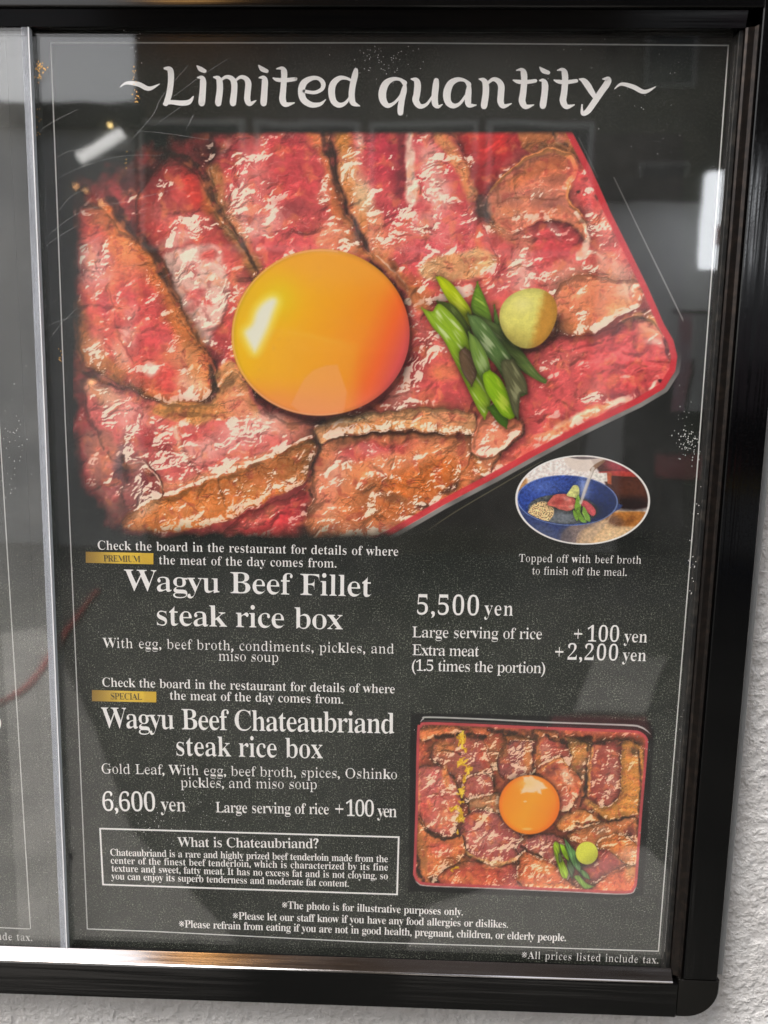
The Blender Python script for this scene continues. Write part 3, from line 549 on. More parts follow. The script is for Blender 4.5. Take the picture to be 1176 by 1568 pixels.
def paint_tray():
    c = Canvas(624, 1088, 1004, 1376, .75, 1.8, 5, .42)
    P, B, L = c.poly, c.blob, c.line
    RED=(176,62,66); OR=(214,124,66); BR=(160,92,54); DK=(34,18,20); PK=(206,120,116); MV=(150,76,84); WH=(232,196,188)
    c.C[:] = (170, 74, 62); c.G[:] = .45
    S = dict(f=1.6, shadow=.7, sw=4, rim=.25, rw=3.5)
    P([(640,1110),(700,1108),(760,1116),(820,1118),(880,1122),(985,1130),(985,1142),(900,1140),(800,1134),(700,1130),(645,1128)],(140,64,50),f=3,g=.4,k=.4)
    P([(640,1118),(660,1112),(700,1112),(705,1122),(670,1126),(645,1135)],(206,110,72),**S,g=.4); P([(720,1112),(745,1112),(752,1122),(730,1126)],(190,90,60),**S,g=.4); P([(775,1126),(812,1130),(815,1138),(780,1136)],(196,104,60),**S,g=.4); P([(818,1118),(850,1120),(852,1130),(825,1128)],(206,110,70),**S); P([(862,1128),(890,1134),(905,1140),(880,1144)],(206,130,80),**S); P([(925,1134),(965,1134),(975,1142),(930,1142)],(190,84,76),**S)
    P([(664,1138),(690,1128),(720,1128),(742,1135),(748,1160),(756,1190),(745,1222),(710,1226),(695,1190),(676,1175),(660,1160)],(150,74,70),**S,g=.7,k=.3); B(680,1145,18,10,0,(176,104,66),.8,k=.7); B(725,1165,22,18,0,(138,66,78),.8,g=.7); B(740,1158,8,14,-20,(206,84,66),.7); B(757,1160,8,26,-10,(166,96,62),.6,k=.5,g=.8)
    P([(775,1138),(800,1134),(818,1140),(820,1180),(795,1192),(770,1190),(760,1165)],(140,66,74),**S,g=.9,k=.2); B(808,1160,6,22,0,OR,.8,k=.5); B(770,1150,8,14,0,BR,.7,k=.6)
    P([(640,1180),(660,1172),(682,1178),(700,1205),(705,1235),(700,1262),(690,1280),(665,1275),(645,1262),(636,1240)],(184,88,92),**S,g=.7); B(660,1200,14,18,0,(186,84,96),.7,g=.7); B(683,1190,5,20,-10,OR,.8); B(650,1240,10,16,0,(196,80,76),.7,g=.2); B(685,1250,14,18,0,(196,110,84),.8,k=.3,g=.7); B(640,1210,3,30,0,(220,150,110),.8)
    P([(716,1190),(735,1184),(752,1190),(754,1215),(735,1224),(715,1222),(708,1205)],(166,80,84),**S,g=.6); L([(727,1187,.6),(735,1190,.8),(741,1197,.5)],WH,f=.8,a=.8)
    P([(720,1225),(745,1218),(765,1215),(770,1240),(790,1260),(800,1280),(790,1290),(760,1262),(722,1246)],(190,124,96),**S,g=.7,k=.5)
    P([(712,1250),(730,1240),(760,1245),(780,1258),(796,1280),(798,1302),(790,1318),(765,1322),(735,1316),(715,1304),(704,1290),(705,1268)],(162,74,82),**S,g=.75); L([(708,1298,2),(720,1310,2.6),(745,1319,3),(770,1322,3),(790,1315,3)],(220,160,110),f=1.5,a=.9,g=.2,k=.3); B(745,1285,20,12,20,(196,130,132),.6,g=.98); B(722,1282,10,12,0,(206,110,108),.6); B(735,1252,16,6,10,(206,104,52),.8); L([(716,1275,.5),(724,1272,.8),(731,1280,.6)],WH,f=.8,a=.8); L([(706,1296,1),(716,1310,2),(735,1318,2),(746,1323,1)],DK,f=1.5,a=.7)
    P([(640,1250),(655,1272),(680,1285),(705,1280),(712,1300),(700,1320),(680,1330),(665,1352),(645,1345),(638,1310)],(200,104,68),**S,g=.5,k=.2); B(675,1300,16,12,20,(196,80,80),.8,g=.6); B(645,1300,6,40,-8,(150,90,54),.8,k=.5); L([(642,1254,1.6),(652,1270,2),(664,1280,2),(684,1285,1.6),(705,1278,1)],(44,26,24),f=1.2,a=.8)
    P([(690,1325),(720,1318),(760,1326),(800,1322),(826,1335),(830,1362),(700,1358),(670,1345)],(176,70,60),**S,g=.5); B(700,1320,18,10,-10,(110,60,40),.8,k=.5); B(755,1325,14,5,20,(226,150,110),.7,g=.9); B(790,1340,22,14,0,(160,66,80),.8,g=.7); B(700,1345,30,5,8,(214,120,80),.7); B(663,1346,8,6,0,DK,.85)
    P([(790,1295),(812,1280),(840,1276),(870,1290),(880,1320),(870,1345),(850,1350),(830,1330),(800,1312)],(164,84,92),**S,g=.9); L([(808,1302,2),(825,1310,2),(842,1318,1.5)],(216,140,100),f=1.5,a=.8)
    P([(800,1306),(825,1315),(850,1325),(870,1350),(890,1362),(800,1358)],(206,100,70),**S,g=.7); B(830,1328,16,8,20,(232,150,96),.7,g=.8); B(850,1358,40,4,3,(214,130,84),.8)
    P([(820,1140),(832,1126),(850,1134),(870,1142),(880,1160),(870,1175),(845,1178),(822,1180),(818,1160)],(176,70,68),**S,g=.75); B(824,1158,5,22,0,OR,.8,k=.4); B(835,1148,10,8,0,(190,120,116),.7,g=.95)
    P([(870,1140),(900,1138),(904,1160),(896,1190),(885,1200),(872,1180),(876,1160)],(190,120,66),**S,g=.6,k=.7); B(890,1180,8,18,20,(122,76,70),.8)
    P([(820,1178),(850,1160),(860,1160),(868,1172),(884,1185),(890,1200),(884,1220),(870,1240),(852,1240),(850,1210),(830,1190)],(204,100,72),**S,g=.6); B(845,1178,12,10,-20,(120,52,56),.8,g=.3); B(868,1190,7,14,-30,WH,.7,g=.98); L([(826,1182,1.5),(845,1166,1.5),(862,1163,1.5),(868,1175,1.5)],(222,144,84),f=1.2,a=.8); B(862,1225,14,14,0,(178,84,84),.8,g=.6)
    P([(905,1145),(915,1134),(940,1138),(960,1140),(958,1180),(955,1220),(945,1245),(930,1246),(905,1228),(898,1218),(900,1180)],(142,54,54),**S,g=.5); L([(908,1145,2),(903,1170,2.5),(902,1200,2.5),(901,1218,1.8)],(222,144,84),f=1.4,a=.9); B(935,1190,12,30,10,(166,90,92),.7,g=.98); B(935,1150,10,8,0,(180,90,88),.7,g=.8)
    P([(952,1140),(965,1136),(985,1150),(984,1200),(978,1245),(955,1250),(935,1256),(915,1245),(900,1228),(925,1236),(948,1220),(952,1180)],(198,124,60),**S,g=.45,k=.6); B(970,1150,8,8,0,(60,40,30),.8); B(905,1232,16,4,35,(224,150,90),.7)
    P([(850,1262),(870,1245),(895,1240),(918,1255),(912,1262),(880,1268),(862,1272)],(216,124,70),**S,g=.8); 
    P([(870,1280),(900,1264),(935,1258),(975,1252),(980,1290),(940,1300),(900,1300),(885,1290)],(190,106,70),**S,g=.7,k=.5); B(918,1270,10,8,0,(120,84,80),.8,g=.95); B(965,1275,8,10,0,(86,30,44),.8)
    P([(915,1290),(945,1278),(972,1290),(978,1315),(965,1325),(945,1330),(925,1310)],(222,120,66),**S,g=.6); B(962,1305,12,12,0,(206,140,120),.7,g=.8,k=.3)
    P([(900,1310),(925,1300),(955,1322),(960,1330),(930,1345),(905,1352),(890,1340)],(158,70,78),**S,g=.5)
    P([(905,1358),(930,1340),(965,1325),(976,1335),(974,1358),(955,1368),(908,1366)],(212,100,76),**S,g=.4); B(965,1335,8,10,0,(200,150,100),.7,k=.6)
    for pts in ([(664,1130,2),(690,1125,2.4),(705,1124,2)], [(715,1124,2),(742,1128,3)], [(748,1118,2),(775,1122,4),(790,1122,2)], [(836,1126,2),(850,1133,3.5),(862,1136,3)], [(885,1130,2),(902,1130,4),(912,1136,4),(925,1138,3)], [(818,1140,1.5),(817,1160,1.5),(815,1182,1.5)], [(900,1140,1),(898,1170,1.2),(896,1210,2.5),(890,1232,2)], [(882,1262,2),(905,1260,1.5),(918,1258,1)], [(935,1257,1.5),(965,1250,2),(980,1246,2)], [(977,1150,2),(981,1200,1.5),(978,1250,3),(976,1280,2)], [(797,1296,1.5),(812,1304,2),(830,1312,1.5)], [(640,1310,2),(642,1335,3),(648,1348,2)], [(672,1150,.7),(690,1149,1),(706,1155,.8)]):
        L(pts, DK, f=1.8, a=.85, g=0, k=0)
    c.k = .55; c.finish_meat(11, .8)
    c.C = c.C*[1.03, 1.0, .90]+[10, 14, 8]
    # gold leaf flakes
    rng = np.random.RandomState(4)
    for (x, y, sx, sy, n) in ((707,1133,7,12,26),(713,1150,3,4,6),(706,1167,9,7,20),(716,1178,4,9,14),(711,1194,4,6,9),(707,1212,7,9,20),(704,1228,5,3,6),(696,1238,10,4,12),(706,1250,6,10,18),(701,1274,3,3,6),(700,1328,5,4,4),(692,1334,8,3,3)):
        for i in range(n):
            L([(x+rng.randn()*sx*.45, y+rng.randn()*sy*.5, .4+rng.rand())]+[(x+rng.randn()*sx*.45, y+rng.randn()*sy*.5, .5+rng.rand()*.8)], [(226,176,40),(244,206,70),(200,144,24)][i % 3], f=.7, a=.9)
    # yolk
    w = c.win([(760,1183),(862,1282)], 4); X, Y = c.X[w], c.Y[w]; dx, dy = (X-810.5)/46.8, (Y-1232)/45.5; r = np.hypot(dx, dy); m = ss(1.02, .97, r)
    c.C[w] *= (1-.5*np.exp(-np.maximum(r-1, 0)*9))[..., None]
    t = dx*.7+dy*.3; stops = [(-1, (236,128,30)), (-.5, (242,144,34)), (0, (246,156,44)), (.5, (246,140,38)), (.85, (240,108,32)), (1.1, (226,84,30))]
    egg = np.stack([np.interp(t, [q[0] for q in stops], [q[1][i] for q in stops]) for i in range(3)], -1)
    def over(col, al): egg[:] = egg*(1-al[..., None])+np.array(col, float)*al[..., None]
    over((236,108,32), .6*ss(.8, 1, r))
    d = c.sdf(np.array([(797,1209),(805,1200),(800,1190),(812,1188),(830,1196),(838,1206),(829,1208),(830,1216),(822,1213),(810,1214),(796,1214)], float), w); over((240,214,190), .8*ss(-1.5, 2, d))
    over((246,196,120), .6*np.exp(-(((dx+.05)/.3)**2+((dy+.72)/.2)**2))); over((240,210,180), .7*ss(1.3, .6, np.hypot((X-804)/3, (Y-1227)/1.3))); over((250,190,110), .7*ss(1.4, .5, np.hypot((X-807)/8, (Y-1269)/2)))
    c.C[w] = c.C[w]*(1-m[..., None])+egg*m[..., None]
    def leaf(pts, col, a=1):
        Pp = crom(tips(pts), 4, True); ww = c.win(Pp, 8); d = c.sdf(Pp, ww, True); c.C[ww] *= (1-.45*np.exp(-np.maximum(-d, 0)/2.5)*(d < .5))[..., None]; mm = ss(-.6, .6, d)*a
        XX, YY = c.X[ww], c.Y[ww]; st = pnoise((XX*.93+YY*-.35)/1.3, YY/14, 6); cc = np.array(col, float)*(1+.35*st[..., None])*(.75+.25*ss(0, 2, d))[..., None]
        c.C[ww] = c.C[ww]*(1-mm[..., None])+cc*mm[..., None]
    leaf([(885,1330),(893,1332),(900,1338),(904,1347),(893,1342)],(96,130,70)); leaf([(868,1312),(876,1318),(879,1330),(876,1346),(869,1330)],(90,110,74))
    leaf([(847,1294),(850,1288),(856,1292),(858,1304),(862,1316),(870,1335),(868,1345),(861,1343),(855,1328),(849,1308)],(150,180,40)); leaf([(857,1292),(864,1295),(870,1308),(871,1318),(864,1312),(859,1302)],(150,196,30))
    leaf([(864,1283),(872,1293),(884,1308),(889,1326),(888,1336),(878,1325),(869,1306)],(96,140,80)); leaf([(878,1342),(886,1340),(898,1352),(910,1357),(897,1361),(888,1354)],(120,150,60)); leaf([(855,1308),(858,1306),(860,1318),(856,1320)],(90,100,60))
    w = c.win([(880,1287),(918,1325)], 4); X, Y = c.X[w], c.Y[w]; dx, dy = (X-898.5)/17, (Y-1306)/17.5; r = np.hypot(dx, dy); m = ss(1.04, .95, r); c.C[w] *= (1-.5*np.exp(-np.maximum(np.hypot(dx, dy-.15)-1, 0)*5)*ss(-.2, .4, dy))[..., None]
    wc = np.array([206,206,74])*(1.06-.22*ss(-.2, 1, dx*.5+dy*.7)+.05*pnoise(X/2, Y/2, 3))[..., None]; c.C[w] = c.C[w]*(1-m[..., None])+wc*m[..., None]
    # rim, ground
    tray = crom([(638.5,1122),(643,1110),(655,1105.5),(740,1108.5),(820,1112),(900,1115),(965,1117.5),(982,1121),(991,1130),(992,1142),(988,1190),(983.5,1240),(980,1288),(976,1346),(972,1360),(958,1368),(880,1365),(810,1362),(730,1358.5),(655,1355.5),(640,1351),(633,1340),(633,1329),(636,1240)], 4, True)
    w = (slice(None), slice(None)); d = c.sdf(tray, w, True); X, Y = c.X, c.Y
    rm = ss(5, 3.4, d)*.9; rc = np.array([186,70,76])*(1+.12*pnoise(X/30, Y/30, 3))[..., None]; c.C = c.C*(1-rm[..., None])+rc*rm[..., None]
    o = ss(.5, -.5, d)[..., None]; dark = np.array([12, 12, 13.]); c.C = c.C*(1-o)+dark*o
    grey = (ss(-3.2, -2, d)*ss(0, -.8, d)*ss(1108, 1100, Y-(X-650)*.03))[..., None]; c.C = c.C*(1-grey)+np.array([120,96,96])*grey
    bl = (ss(-1.9, -.9, d)*ss(.4, -.3, d)*ss(1345, 1353, Y-(X-650)*.03))[..., None]; c.C = c.C*(1-bl)+np.array([190,176,170])*bl
    L([(644,1105,.3),(648,1100.5,1),(657,1098,1.2),(740,1101,1.1),(820,1105,1.2),(900,1108,1.1),(966,1110.5,1.3),(980,1113,1.3),(988,1117,.9),(996,1124,.2)],(206,204,200),f=.6,a=.9,raw=True)
    surround = crom([(629,1108),(634,1096),(648,1092),(820,1096),(975,1103),(996,1110),(1001,1128),(996,1200),(985,1350),(975,1372),(880,1373),(640,1364),(627,1350)], 4, True)
    return c, ss(-2.5, 1.5, c.sdf(surround, w, True))
def paint_bowl():
    c = Canvas(786, 694, 998, 837, .6, .5, 8, .4)
    P, B, L = c.poly, c.blob, c.line
    c.C[:] = (232, 220, 214)
    P([(905,690),(1000,690),(1000,770),(940,775),(925,735)],(70,36,28),f=2,raw=True); B(950,712,24,12,10,(170,66,78),.85); P([(920,722),(960,722),(985,728),(985,731),(925,727)],(206,70,60),f=1,a=.7,raw=True); B(970,750,28,16,0,(84,46,32),.8); B(965,772,30,12,0,(26,20,22),.8); P([(905,724),(930,724),(932,738),(912,735)],(226,220,210),f=1,raw=True,smooth=False); P([(929,724),(936,724),(936,742),(930,740)],(170,84,50),f=1,raw=True,smooth=False)
    P([(880,838),(900,800),(930,782),(960,783),(990,785),(985,800),(960,822),(930,838)],(216,178,132),f=1.5,raw=True); P([(935,785),(990,784),(984,796),(970,806),(945,804),(928,795)],(176,112,52),f=2,raw=True); B(942,798,16,8,20,(100,70,56),.8); B(965,796,8,5,-30,(120,70,34),.7); B(940,820,24,10,-15,(232,196,150),.6)
    P([(880,832),(888,818),(910,806),(930,795),(945,770),(930,800),(912,820),(900,834)],(190,160,130),f=1.5,a=.8)
    P([(788,745),(800,730),(808,738),(796,755)],(190,140,90),f=3)
    body = [(792,768),(945,770),(930,790),(905,804),(885,816),(878,836),(850,834),(815,812),(798,790)]
    P(body,(52,66,112),f=1,raw=True); P([(882,800),(925,790),(912,806),(895,812),(882,832),(860,832),(862,815)],(150,126,110),f=3,a=.8,raw=True); B(835,815,22,10,25,(84,92,120),.6); B(866,820,10,12,0,(90,84,90),.7)
    w = (slice(None), slice(None)); X, Y = c.X, c.Y
    def ell(cx, cy, rx, ry, an):
        a = np.radians(an); dx, dy = X-cx, Y-cy; return np.hypot((dx*np.cos(a)+dy*np.sin(a))/rx, (-dx*np.sin(a)+dy*np.cos(a))/ry)
    r = ell(868.5, 766, 77.5, 38.5, 2.5); m = ss(1.012, .988, r)
    blue = np.array([44, 70, 148])*(1+.22*pnoise(X/4, Y/4, 3)+.12*pnoise(X/1.6, Y/1.6, 13)+.15*fbm(X/30, Y/30, 2, 6))[..., None]
    sh = ss(870, 930, X)*.35+ss(750, 790, Y)*.15; blue *= (1-sh)[..., None]; hl = np.exp(-(((X-893)/9)**2+((Y-748)/18)**2)); blue = blue+(np.array([170,184,224])-blue)*(.7*hl)[..., None]; hl = np.exp(-(((X-830)/26)**2+((Y-745)/12)**2)); blue = blue+(np.array([120,140,200])-blue)*(.4*hl)[..., None]
    c.C = c.C*(1-m[..., None])+blue*m[..., None]
    rim = np.exp(-((r-.985)/.013)**2); c.C = c.C*(1-.75*rim[..., None])+np.array([150,170,216])*.75*rim[..., None]
    r2 = ell(862, 780, 54, 23, 3); m2 = (ss(1.03, .95, r2)*ss(.97, .93, r))[..., None]; soup = np.array([78,82,84])*(1+.5*fbm(X/6, Y/4, 3, 9))[..., None]; c.C = c.C*(1-m2)+soup*m2
    B(905,782,14,10,0,(30,34,40),.7); B(862,792,20,9,0,(120,126,134),.8)
    for i in range(60): pass
    m3 = (ss(1.05, .9, ell(828, 785, 21, 17, -20))*ss(.97, .93, r))[..., None]; f1, f2 = worley(X/1.9, Y/1.9, 3); rice = np.array([226,190,140])*(1.1-.75*ss(.35, .8, f1))[..., None]; c.C = c.C*(1-m3)+rice*m3
    P([(838,772),(846,760),(856,756),(868,757),(880,764),(882,774),(872,782),(858,780),(848,776)],(196,98,88),f=1,shadow=.4,sw=3,g=.6); B(855,768,8,5,-20,(150,50,50),.6); B(868,764,6,3,20,(222,150,140),.7); B(875,776,5,3,0,(230,170,150),.7)
    P([(890,766),(899,768),(909,776),(912,786),(906,790),(896,780),(889,772)],(198,84,88),f=1,shadow=.4,sw=3)
    P([(867,758),(874,748),(879,743),(885,745),(887,754),(884,762),(876,761)],(206,206,130),f=.8,shadow=.3,sw=2)
    for q in ([(885,757),(889,770),(887,790),(881,786),(880,772)],[(884,780),(892,790),(898,800),(890,799),(883,790)],[(893,775),(900,785),(904,798),(898,797),(892,786)],[(878,780),(884,790),(884,798),(878,790)]): P(q,(120,160,60),f=.7,shadow=.3,sw=1.6)
    L([(886,760,.5),(889,775,.5)],(180,206,120),f=.5,a=.7); L([(892,785,.5),(897,796,.5)],(190,216,120),f=.5,a=.7)
    c.C *= (1+.18*fbm(X/5, Y/4, 3, 22))[..., None]
    # pouring stream and jug
    P([(866,698),(925,698),(918,712),(905,720),(890,722),(872,716)],(222,206,194),f=2,a=.85,raw=True); P([(870,699),(918,700),(905,703),(885,703)],(96,84,86),f=1,a=.9,raw=True); L([(924,706,2),(913,713,3),(906,720,3)],(130,96,70),f=1,a=.9,raw=True)
    L([(908,717,2.4),(901,735,2.6),(895,752,2.4),(889,770,2)],(216,206,196),f=1.2,a=.85,raw=True); L([(909,720,.6),(902,738,.7),(896,755,.5)],(150,136,120),f=.6,a=.6,raw=True)
    r = ell(892, 765.5, 103, 68.3, 1.5); ring = ss(.966, .974, r)[..., None]
    c.C = c.C*(1-ring)+np.array([232,228,224])*ring
    return c, ss(1.004, .996, r)
